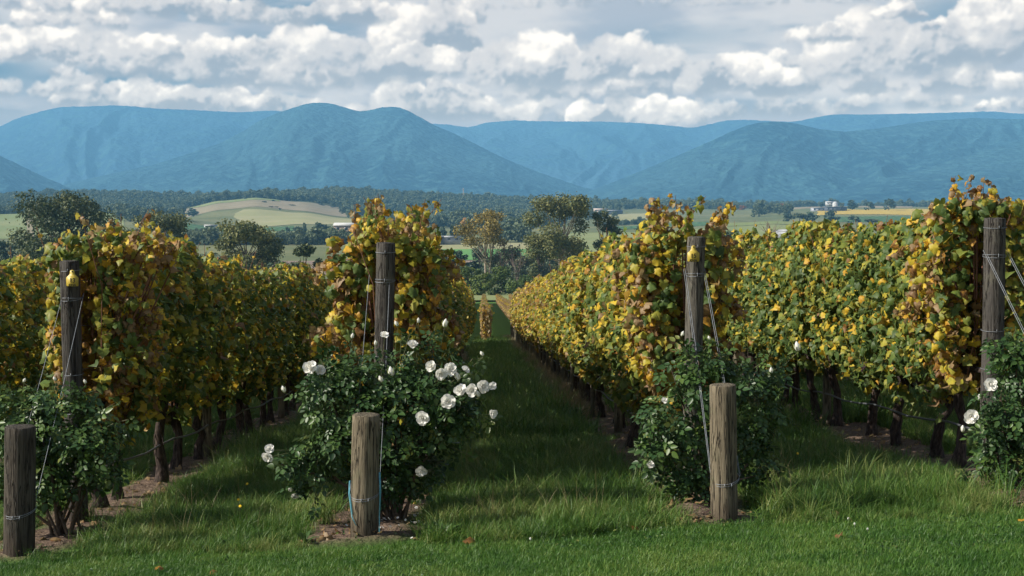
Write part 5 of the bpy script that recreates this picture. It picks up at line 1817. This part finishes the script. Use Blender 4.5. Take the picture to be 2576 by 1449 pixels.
def rl_kind(seed):
    r = np.random.default_rng(seed)
    fold = r.uniform(.15, .5); curl = r.uniform(-.1, .45)
    z = -(-fold) * np.abs(RL[:, 0]) - curl * RL[:, 1] ** 2 * .5
    V = np.column_stack([RL, z])
    return V, np.array([[0, 1, 2, 4], [2, 3, 4, 4], [0, 4, 6, 7], [4, 5, 6, 6]])[:, :4]


def rl_tri(seed):
    V, _ = rl_kind(seed)
    return V, np.array([[0, 1, 2], [0, 2, 4], [2, 3, 4], [0, 4, 6], [4, 5, 6], [0, 6, 7]])


RLK = [rl_tri(i) for i in range(5)]


def petal_mesh(seed, cup, w):
    r = np.random.default_rng(seed)
    u = np.linspace(-1, 1, 5); v = np.linspace(0, 1, 5)
    U_, V_ = np.meshgrid(u, v)
    wid = w * np.sin(np.clip(V_ * 2.2 + .25, 0, 2.3)) ** .8
    x = U_ * wid * .5; y = V_ * (1 - .12 * U_ ** 2)
    z = cup * (V_ ** 1.6) * .55 + .18 * (U_ ** 2) * V_ + .05 * np.sin(U_ * 5 + seed) * V_ + r.normal(size=U_.shape) * .015
    tip = -.10 * np.clip(V_ - .75, 0, 1) * 4 * cup
    return mesh("petal", np.stack([x, y, z + tip * .6], -1).reshape(-1, 3), grid_faces(5, 5), M_petal, True)


PET = [[petal_mesh(10 + i, .35, 1.0) for i in range(3)], [petal_mesh(20 + i, .9, .85) for i in range(3)], [petal_mesh(30 + i, 1.7, .7) for i in range(2)]]
_g = Geo()
_r = np.random.default_rng(4)
for _i in range(14):
    _a = _r.uniform(0, 6.28); _q = _r.uniform(.02, .13)
    _g.tube([(0, 0, .02), (math.cos(_a) * _q, math.sin(_a) * _q, _r.uniform(.16, .28))], [.012, .016], 4)
HEART = _g.mesh("heart", M_stamen)
_g = Geo(); _g.tube([(0, 0, 0), (0, 0, .12), (0, 0, .38), (0, 0, .7), (0, 0, 1.0)], [.10, .26, .32, .22, .03], 9)
BUDW = _g.mesh("bud", M_petal)
_g = Geo(); _g.tube([(0, 0, -.12), (0, 0, .02), (0, 0, .16)], [.06, .20, .24], 8)
for _i in range(5):
    _a = _i * 1.257; _c, _s = math.cos(_a), math.sin(_a)
    _g.tube([(_c * .18, _s * .18, .1), (_c * .33, _s * .33, .42), (_c * .36, _s * .36, .78)], [.07, .06, .01], 3)
SEPAL = _g.mesh("sepals", M_bud)
RR = np.random.default_rng(31)


def rose_flower(root, loc, d, face, full=True):
    """an open bloom: heart with petals set round it"""
    fl = link("flower", HEART, root)
    q = Vector(face).normalized().to_track_quat('Z', 'Y')
    M = Matrix.Translation(loc) @ q.to_matrix().to_4x4() @ Matrix.Rotation(RR.uniform(0, 6.28), 4, 'Z') @ Matrix.Scale(d * .43, 4)
    fl.matrix_local = M
    n1, n2, n3 = (6, 6, 5) if full else (6, 4, 2)
    for ringi, (n, tilt, sc) in enumerate(((n1, .12, 1.0), (n2, .42, .80), (n3, .85, .52))):
        for i in range(n):
            p = link("petal", PET[ringi][RR.integers(len(PET[ringi]))], fl)
            a = 6.283 * (i + .5 * ringi) / n + RR.normal() * .13
            p.matrix_local = Matrix.Rotation(a, 4, 'Z') @ Matrix.Translation((0, .02, .03 * ringi)) @ Matrix.Rotation(tilt + RR.normal() * .12, 4, 'X') @ Matrix.Scale(sc * RR.uniform(.88, 1.1), 4)
    return fl


def rose_bud(root, loc, d, up=(0, 0, 1)):
    b = link("bud", BUDW, root)
    q = Vector(up).normalized().to_track_quat('Z', 'Y')
    b.matrix_local = Matrix.Translation(loc) @ q.to_matrix().to_4x4() @ Matrix.Scale(d, 4)
    link("sepals", SEPAL, b)


def rose_bush(label, cpx, cyd, clumps, shoots, nleaf, flowers, buds, seed, tintshift=0.0, singles=200):
    """clumps: (px, py, rx px, ry px, depth, depth radius)"""
    r = np.random.default_rng(seed)
    x0 = xat(cpx, cyd); z0 = gz(x0, cyd)
    root = empty("rose_bush", (x0, cyd, z0), label, "rose bush")
    C, R = [], []
    for (px, py, rx, ry, d, rd) in clumps:
        C.append((xat(px, d) - x0, d - cyd, zat(py, d) - z0)); R.append((rx * d / F * .92, rd, ry * d / F * .92))
    C = np.array(C); R = np.array(R)
    stems = Geo(); base = np.array([0, 0, -.04])
    for i in range(len(C)):
        for k in range(2):
            e = C[i] + r.normal(size=3) * R[i] * .5
            mid = base + (e - base) * .5 + np.array([r.normal() * .06, r.normal() * .05, .10])
            stems.tube([base + r.normal(size=3) * [.05, .05, .0], mid, e], [.015, .009, .005], 5, False)
    link("stems", stems.mesh("stems", M_oldstem), root)
    # compound leaves over the clumps
    w = (R[:, 0] * R[:, 2]); w /= w.sum()
    kx = r.choice(len(C), nleaf, p=w)
    d = r.normal(size=(nleaf, 3)); d /= np.linalg.norm(d, axis=1, keepdims=True)
    q = .45 + .6 * r.random(nleaf) ** .5
    pos = C[kx] + d * R[kx] * q[:, None]
    out = d + np.array([0, -.15, .35])
    shoots = list(shoots)
    for _ in range(26):      # loose outer shoots
        q = clumps[r.integers(len(clumps))]
        a_ = r.uniform(-2.9, .1); ex = q[0] + math.cos(a_) * q[2] * r.uniform(1.0, 1.35); ey = q[1] + math.sin(a_) * q[3] * r.uniform(1.0, 1.45)
        shoots.append((q[0] + (ex - q[0]) * .5, q[1] + (ey - q[1]) * .5, q[4], ex, ey, q[4] - .05))
    # shoots that rise out of the bush
    tw = Geo(); extra = []; eo = []
    for (px, py, d_, px2, py2, d2) in shoots:
        a = np.array([xat(px, d_) - x0, d_ - cyd, zat(py, d_) - z0]); b = np.array([xat(px2, d2) - x0, d2 - cyd, zat(py2, d2) - z0])
        m_ = (a + b) / 2 + r.normal(size=3) * .025
        tw.tube([a, m_, b], [.0045, .0035, .002], 5, False)
        n = max(4, int(np.linalg.norm(b - a) / .05))
        for t in r.uniform(.15, .97, n):
            extra.append(a * (1 - t) + b * t + r.normal(size=3) * .012); eo.append(r.normal(size=3) + np.array([0, -.2, .5]))
    ends = [Vector((xat(f[0], f[2]) - x0, f[2] - cyd, zat(f[1], f[2]) - z0)) for f in list(flowers) + list(buds)]
    for e in ends:
        e = np.array(e); k = np.argmin(np.linalg.norm((C - e) / R, axis=1))
        s = C[k] + (e - C[k]) * .25 + r.normal(size=3) * .03
        m_ = (s + e) / 2 + np.array([0, .01, -.03]) + r.normal(size=3) * .012
        tw.tube([s, m_, e - np.array([0, -.01, .01])], [.004, .003, .0022], 5, False)
        for t in (.25, .4, .55, .7):
            extra.append(s * (1 - t) + e * t + r.normal(size=3) * .02); eo.append(r.normal(size=3) + np.array([0, 0, .5]))
    link("twigs", tw.mesh("twigs", M_stem), root)
    pos = np.vstack([pos, np.array(extra)]); out = np.vstack([out, np.array(eo)])
    n = len(pos)
    nn = out / np.linalg.norm(out, axis=1, keepdims=True) + r.normal(size=(n, 3)) * .45 + np.array([0, 0, .35])
    ax = out * [1, 1, .1] + r.normal(size=(n, 3)) * .5 + np.array([0, 0, -.35])
    fr = frames(nn, ax)
    ctint = np.clip(.40 + tintshift + .13 * r.normal(size=n) + np.clip(out[:, 2], -.5, 1) * .06 + .35 * (r.random(n) > .955), 0, 1)
    csz = r.uniform(.75, 1.25, n) * .047
    LP, LF, LS, LT = [], [], [], []
    for (ox, oy, ang, s) in ((0, 1.5, 0, 1.12), (.12, .9, -.95, 1.0), (-.12, .9, .95, 1.0), (.10, .2, -1.15, .8), (-.10, .2, 1.15, .8)):
        ca, sa = math.cos(ang), math.sin(ang)
        loc = np.column_stack([np.full(n, ox), np.full(n, oy), np.full(n, -.02)]) * csz[:, None]
        p = pos + np.einsum('nij,nj->ni', fr, loc)
        Rz = np.array([[ca, -sa, 0], [sa, ca, 0], [0, 0, 1]])
        f2 = fr @ Rz
        jit = f2 + r.normal(size=f2.shape) * .12
        LP.append(p); LF.append(frames(jit[:, :, 2], jit[:, :, 1])); LS.append(csz * s * r.uniform(.85, 1.15, n)); LT.append(np.clip(ctint + r.normal(size=n) * .04, 0, 1))
    LP = np.vstack(LP); LF = np.concatenate(LF); LS = np.concatenate(LS); LT = np.concatenate(LT)
    order = np.argsort(LP[:, 1]); near = np.zeros(len(LP), bool); near[order[:singles]] = True
    V, Fc, A = leafset(RLK, LP[~near], LF[~near], LS[~near], LT[~near], r)
    o = link("foliage", mesh("foliage", V, Fc, M_rose, False, {"lp": A}), root); o['kind'] = 'stuff'
    for i in np.where(near)[0]:
        T, Fc = RLK[i % 5]
        key = (i % 5, int(LT[i] * 5))
        if key not in ROSELEAF:
            ROSELEAF[key] = mesh("leaf", T, Fc, M_rose, False, {"lp": np.column_stack([T[:, 0], T[:, 1], np.full(len(T), key[1] / 5 + .1)])})
        o = link("leaf", ROSELEAF[key], root)
        f_ = LF[i]
        o.matrix_local = Matrix.Translation(LP[i]) @ Matrix([list(f_[0]) + [0], list(f_[1]) + [0], list(f_[2]) + [0], [0, 0, 0, 1]]) @ Matrix.Scale(float(LS[i]), 4)
    nf = len(flowers)
    for i, f_ in enumerate(flowers):
        rose_flower(root, ends[i], f_[3] * f_[2] / F, f_[4], f_[5] if len(f_) > 5 else True)
    for i, b in enumerate(buds):
        rose_bud(root, ends[nf + i], b[3] * b[2] / F, (RR.normal() * .3, -.2, 1))
    return root


ROSELEAF = {}
fc = lambda a=0., b=.3: (a, -1, b)
rose_bush("big dark green rose bush full of white blooms behind the short middle post", 985, 10.75,
          [(960, 1075, 150, 130, 10.75, .36), (870, 1010, 110, 95, 10.75, .3), (1060, 1010, 120, 95, 10.75, .32), (960, 960, 150, 60, 10.8, .25), (1120, 1060, 80, 80, 10.7, .25),
           (1020, 1180, 90, 70, 10.8, .25), (850, 1120, 80, 80, 10.6, .22), (770, 1190, 62, 42, 10.5, .15), (820, 945, 70, 38, 10.7, .2), (960, 1180, 90, 90, 10.7, .25), (1150, 1010, 60, 60, 10.65, .18), (740, 1165, 35, 25, 10.45, .1)],
          [(900, 950, 10.8, 880, 850, 10.9), (940, 940, 10.8, 930, 860, 10.8), (1000, 930, 10.8, 1010, 825, 10.8), (1040, 930, 10.8, 1050, 805, 10.8), (1075, 930, 10.8, 1095, 820, 10.85), (1110, 930, 10.8, 1135, 850, 10.8),
           (1090, 900, 10.8, 1070, 830, 10.8), (1000, 960, 10.7, 1030, 840, 10.7), (820, 950, 10.7, 800, 890, 10.8), (1130, 1000, 10.65, 1230, 985, 10.6), (1120, 1050, 10.6, 1235, 1050, 10.55), (1100, 1120, 10.7, 1190, 1150, 10.6),
           (800, 1180, 10.5, 690, 1165, 10.4), (760, 1200, 10.5, 735, 1240, 10.4), (800, 1230, 10.5, 790, 1290, 10.4), (1150, 950, 10.7, 1215, 900, 10.75), (850, 960, 10.8, 850, 870, 10.9)],
          1500,
          [(780, 925, 10.6, 44, (-.3, -1, .5)), (803, 930, 10.62, 32, (.3, -1, .3)), (966, 844, 10.7, 30, (.1, -.6, 1), False), (1037, 868, 10.7, 34, (.2, -.7, 1), False), (1085, 922, 10.5, 36, (-.4, -1, .3)), (1108, 941, 10.48, 38, (0, -1, -.1)),
           (1132, 928, 10.5, 42, (.3, -1, .4)), (1170, 931, 10.5, 26, (.6, -.6, .7), False), (1158, 984, 10.45, 42, (-.2, -.8, .5)), (1187, 981, 10.4, 40, fc(-.1, .1)), (1213, 973, 10.42, 40, fc(.35, .2)), (1237, 973, 10.45, 28, fc(.5, .8), False),
           (1125, 1011, 10.35, 47, fc(.1, .2), False), (1062, 1050, 10.3, 46, fc(-.15, .1)), (1238, 1040, 10.45, 30, fc(.7, -.1), False), (1057, 1183, 10.45, 36, fc(.2, -.3), False), (674, 1128, 10.4, 28, fc(.2, .6), False), (669, 1146, 10.38, 34, fc(-.2, -.2)),
           (738, 1242, 10.35, 26, fc(0, -.6), False)],
          [(985, 945, 10.6, 26), (1118, 822, 10.75, 22), (1204, 998, 10.4, 18), (714, 985, 10.5, 18), (1153, 955, 10.5, 22), (727, 1234, 10.35, 16), (945, 868, 10.8, 14), (1000, 820, 10.8, 16), (1052, 812, 10.8, 14), (885, 850, 10.9, 14), (1215, 895, 10.7, 14), (960, 960, 10.5, 18)],
          71)
rose_bush("flowerless dark rose bush filling the far left corner", 150, 10.75,
          [(120, 1080, 120, 90, 10.8, .32), (230, 1110, 80, 75, 10.7, .28), (40, 1050, 90, 75, 10.8, .3), (130, 1190, 110, 80, 10.8, .3), (20, 1180, 80, 80, 10.8, .25), (250, 1180, 50, 50, 10.7, .2), (150, 1010, 90, 40, 10.85, .25)],
          [(100, 1020, 10.8, 60, 960, 10.8), (180, 1020, 10.8, 215, 965, 10.8), (250, 1080, 10.7, 330, 1050, 10.6), (40, 1010, 10.8, 20, 960, 10.8), (150, 1010, 10.8, 130, 950, 10.8), (220, 1060, 10.7, 290, 1010, 10.7)],
          1150, [], [(140, 955, 10.8, 12), (215, 962, 10.8, 12), (60, 958, 10.8, 12)], 72, .14, 150)
rose_bush("sparse rose bush around the pale short post with a few white buds", 1800, 10.8,
          [(1690, 1060, 80, 85, 10.75, .26), (1740, 1150, 80, 85, 10.75, .28), (1660, 1140, 45, 55, 10.6, .2), (1780, 980, 95, 60, 10.8, .25), (1760, 915, 80, 40, 10.85, .2), (1900, 1050, 75, 90, 10.95, .25), (1890, 960, 80, 50, 10.95, .25), (1740, 1220, 60, 40, 10.7, .2), (1900, 1150, 55, 60, 10.95, .22)],
          [(1740, 900, 10.8, 1715, 850, 10.8), (1780, 900, 10.8, 1790, 860, 10.8), (1900, 930, 10.95, 1950, 880, 10.95), (1900, 1150, 10.9, 2000, 1180, 10.8), (1650, 1130, 10.6, 1600, 1120, 10.5), (1930, 960, 10.9, 2010, 940, 10.9), (1700, 1180, 10.6, 1620, 1230, 10.5), (1950, 1020, 10.9, 2000, 1060, 10.9), (1700, 980, 10.7, 1660, 940, 10.7)],
          900, [(1676, 1009, 10.5, 20, fc(0, .5), False), (1641, 1172, 10.4, 26, fc(.2, .8), False)], [(2016, 884, 10.9, 26), (1948, 940, 10.8, 16), (1718, 846, 10.8, 14), (1790, 856, 10.8, 12), (1820, 1000, 10.6, 12)], 73, .05, 160)
rose_bush("rose bush with two white blooms at the right edge", 2560, 10.8,
          [(2550, 1060, 62, 80, 10.75, .24), (2600, 960, 80, 60, 10.85, .26), (2550, 1170, 60, 70, 10.75, .22), (2660, 1080, 100, 110, 10.8, .3), (2560, 890, 60, 40, 10.9, .2)],
          [(2540, 900, 10.9, 2500, 850, 10.9), (2500, 1100, 10.7, 2440, 1120, 10.6), (2500, 1180, 10.7, 2430, 1200, 10.6), (2510, 1000, 10.7, 2470, 990, 10.6), (2560, 880, 10.9, 2570, 830, 10.9)],
          780, [(2507, 972, 10.5, 42, fc(-.1, .3), False), (2461, 1051, 10.45, 44, fc(-.3, .1), False)], [(2440, 1090, 10.5, 18), (2480, 1010, 10.6, 16)], 74, 0.0, 140)

# ------------------------------------------------------------------ small things on the ground
M_fallen = M_vine
DR = np.random.default_rng(55)
n = 3200
x, y = DR.uniform(-5, 6.5, n), 9.9 + 14 * DR.random(n) ** 1.5
k = (DR.random(n) < soilmask(x, y) * 1.0 + .10) & (y > 9.9); x, y = x[k], y[k]; n = len(x)
nn = DR.normal(size=(n, 3)) * .35 + np.array([0, 0, 1.]); tt = DR.normal(size=(n, 3))
tk = tints(n, DR, (.0, .03, .12, .25, .40, .20))
V, Fc, A = leafset(LEAVES, np.column_stack([x, y, GN(x, y) + .018]), frames(nn, tt), (.03 + .05 * DR.random(n) ** 2), tk, DR)
tag(link("fallen_leaves", mesh("fallen_leaves", V, Fc, M_fallen, False, {"lp": A})), "dry brown vine leaves littering the soil under the rows", "leaf litter", None, 'stuff')
n = 60
x, y = xat(1040, 10.6) + DR.normal(size=n) * .28, 10.45 + DR.normal(size=n) * .22
V, Fc, A = leafset([(np.array([(0, 0, 0), (.5, .3, .08), (.35, .9, .1), (-.35, .9, .12), (-.5, .3, .05)]), np.array([[0, 1, 2], [0, 2, 3], [0, 3, 4]]))], np.column_stack([x, y, GN(x, y) + .02]),
                   frames(DR.normal(size=(n, 3)) * .4 + np.array([0, 0, 1.]), DR.normal(size=(n, 3))), .026 * DR.uniform(.7, 1.2, n), np.zeros(n), DR)
tag(link("fallen_petals", mesh("fallen_petals", V, Fc, M_petal, False)), "white rose petals scattered on soil behind the middle short post", "petals", None, 'stuff')
lx_, ly_ = xat(1190, 9.55), 9.55
o = link("fallen_leaf", LEAFMESH[4], None, (lx_, ly_, gz(lx_, ly_) + .055), color=(.90, 1, 1, 1)); o.scale = (.085,) * 3; o.rotation_euler = (.3, .3, 2.0)
tag(o, "single curled brown leaf lying on the mown lawn", "leaf")

# blue twine on the middle short post
M_twine = simple_mat("blue_twine", (.10, .33, .42), (.16, .42, .50), 60, .7)
ax, ay = ANCX['B']; az = gz(ax, ay)
for s, lab in ((-1, "left"), (1, "right")):
    g = Geo()
    P = [(ax + s * .107, ay - .02, az + .42 + .03 * s), (ax + s * .112, ay - .03, az + .30), (ax + s * (.085 if s < 0 else .108), ay - (.085 if s < 0 else .05), az + .14), (ax + s * (.055 if s < 0 else .112), ay - .10, az + (.03 if s > 0 else .08))]
    g.tube(P, .0042, 5); g.tube([np.array(P[0]) + [.006, .004, 0], np.array(P[1]) + [.006, -.004, .01], np.array(P[2]) + [.004, -.003, .02]], .003, 5)
    root = tag(link("twine", g.mesh("twine", M_twine)), "pale blue twine hanging down the %s side of the middle short post" % lab, "twine")

# dandelions and broad-leaved weeds
M_dand = simple_mat("dandelion_yellow", (.75, .52, .02), (.62, .42, .02), 60, .6)
g = Geo(); g.tube([(0, 0, 0), (.01, 0, .07), (.012, .004, .15)], [.0022, .002, .0018], 4, False)
DST = g.mesh("stalk", M_stem)
_V = [(0, 0, .004)]; _F = []
for i in range(24):
    a = 6.283 * i / 24; rr = .016 if i % 2 else .011
    _V.append((math.cos(a) * rr, math.sin(a) * rr, .0 if i % 2 else .003))
_F = [[0, 1 + i, 1 + (i + 1) % 24] for i in range(24)]
DHEAD = mesh("flower_head", np.array(_V), np.array(_F), M_dand)
for i, (px, py_, Y, lab) in enumerate([(2014, 1083, 12.3, "yellow dandelion near the right hand soil strip"), (613, 1115, 12.0, "yellow dandelion in the grass left of the rose bush"), (590, 1165, 10.9, "lower yellow dandelion left of the rose bush"), (594, 1291, 10.5, "yellow dandelion close to the lawn edge at left"),
                                   (1860, 1200, 10.9, "yellow dandelion right of the pale short post")]):
    x = xat(px, Y); root = empty("dandelion", (x, Y, gz(x, Y)), lab, "flower")
    s = link("stalk", DST, root); s.scale = (1, 1, 1.5)
    h_ = link("flower_head", DHEAD, root); h_.location = (.012, .004, .226); h_.rotation_euler = (.9, 0, 0); h_.scale = (.8,) * 3


def weed(px, Y, n, L, label, seed, tint=.5):
    r = np.random.default_rng(seed); x = xat(px, Y)
    root = empty("broadleaf_weed", (x, Y, gz(x, Y)), label, "weed")
    T = np.array([(0, 0, 0), (.10, .3, .10), (.12, .65, .12), (0, 1, -.02), (-.12, .65, .12), (-.10, .3, .10), (0, .3, .06), (0, .65, .08)])
    Fw = np.array([[0, 1, 6], [0, 6, 5], [6, 1, 2], [6, 2, 7], [7, 2, 3], [7, 3, 4], [7, 4, 5], [7, 5, 6]])
    me_ = mesh("leaf", T, Fw, M_rose, True, {"lp": np.column_stack([T[:, 0], T[:, 1], np.full(len(T), tint)])})
    for i in range(n):
        o = link("leaf", me_, root)
        o.matrix_local = Matrix.Rotation(r.uniform(0, 6.28), 4, 'Z') @ Matrix.Rotation(r.uniform(.2, 1.1), 4, 'X') @ Matrix.Scale(L * r.uniform(.6, 1.1), 4)


weed(1115, 9.85, 22, .17, "broad leaved weed clump at the lawn edge right of the middle post", 1, .55)
weed(1150, 9.95, 12, .14, "smaller dock weed beside the broad leaved clump", 2, .5)
weed(1955, 9.9, 14, .12, "leafy weed at the lawn edge left of the pale post", 3, .5) if False else weed(1325, 9.9, 12, .12, "leafy weed at the mouth of the central aisle", 3, .5)
weed(760, 9.9, 12, .12, "leafy weed at the lawn edge left of the middle post", 4, .55)
weed(560, 9.85, 12, .12, "leafy weed in front of the left aisle", 5, .5)
weed(2250, 9.75, 10, .09, "low leafy weed at the lawn edge on the right", 6, .55)
weed(640, 10.05, 12, .13, "clover like weed patch in the left aisle mouth", 7, .5)
# fallen vine leaves on the lawn
for i, (px, Y, c_, lab) in enumerate([(390, 9.0, .86, "brown leaf on the lawn at bottom left"), (1610, 9.75, .9, "brown leaf at the lawn edge before the pale post"), (2600, 9.2, .8, "orange leaf on the lawn at the right edge"), (2120, 9.0, .93, "small brown leaf on the lawn under the right row"), (520, 8.8, .9, "dull leaf at the very bottom of the lawn")]):
    x = xat(px, Y); o = link("fallen_leaf", LEAFMESH[i % 6], None, (x, Y, gz(x, Y) + .04), color=(c_, 1, 1, 1)); o.scale = (.055,) * 3; o.rotation_euler = (.3, .2, i * 1.3)
    tag(o, lab, "leaf")
# clover heads in the lawn
_g = Geo(); _g.tube([(0, 0, .035), (0, 0, .042), (0, 0, .052), (0, 0, .06)], [.004, .010, .010, .004], 8); _g.tube([(0, 0, 0), (0, 0, .04)], .0012, 4, False)
CLV = _g.mesh("clover_flower", M_petal)
for i, (px, Y) in enumerate([(2166, 9.45), (2150, 9.7), (2200, 9.2), (1335, 9.5)]):
    x = xat(px, Y); o = link("clover_flower", CLV, None, (x, Y, gz(x, Y))); o.scale = (.7, .7, .75)
    tag(o, "tiny white clover head in the short grass", "flower", "white clover heads in the lawn")

# small round-leaved weeds and clover running through the mown lawn
n = 9000
x, y = DR.uniform(-5.5, 6, n), DR.uniform(8.2, 10.3, n)
k = fbm(x * 1.6 + 40, y * 2.2, 3, 140) > .50; x, y = x[k], y[k]; n = len(x)
nn = DR.normal(size=(n, 3)) * .35 + np.array([0, 0, 1.])
V, Fc, A = leafset(RLK, np.column_stack([x, y, GN(x, y) + DR.uniform(.015, .04, n)]), frames(nn, DR.normal(size=(n, 3))), DR.uniform(.014, .030, n), np.clip(.62 + .16 * DR.normal(size=n), 0, 1), DR)
tag(link("lawn_weeds", mesh("lawn_weeds", V, Fc, M_rose, False, {"lp": A})), "patches of clover and small weeds in the mown lawn", "weeds", None, 'stuff')
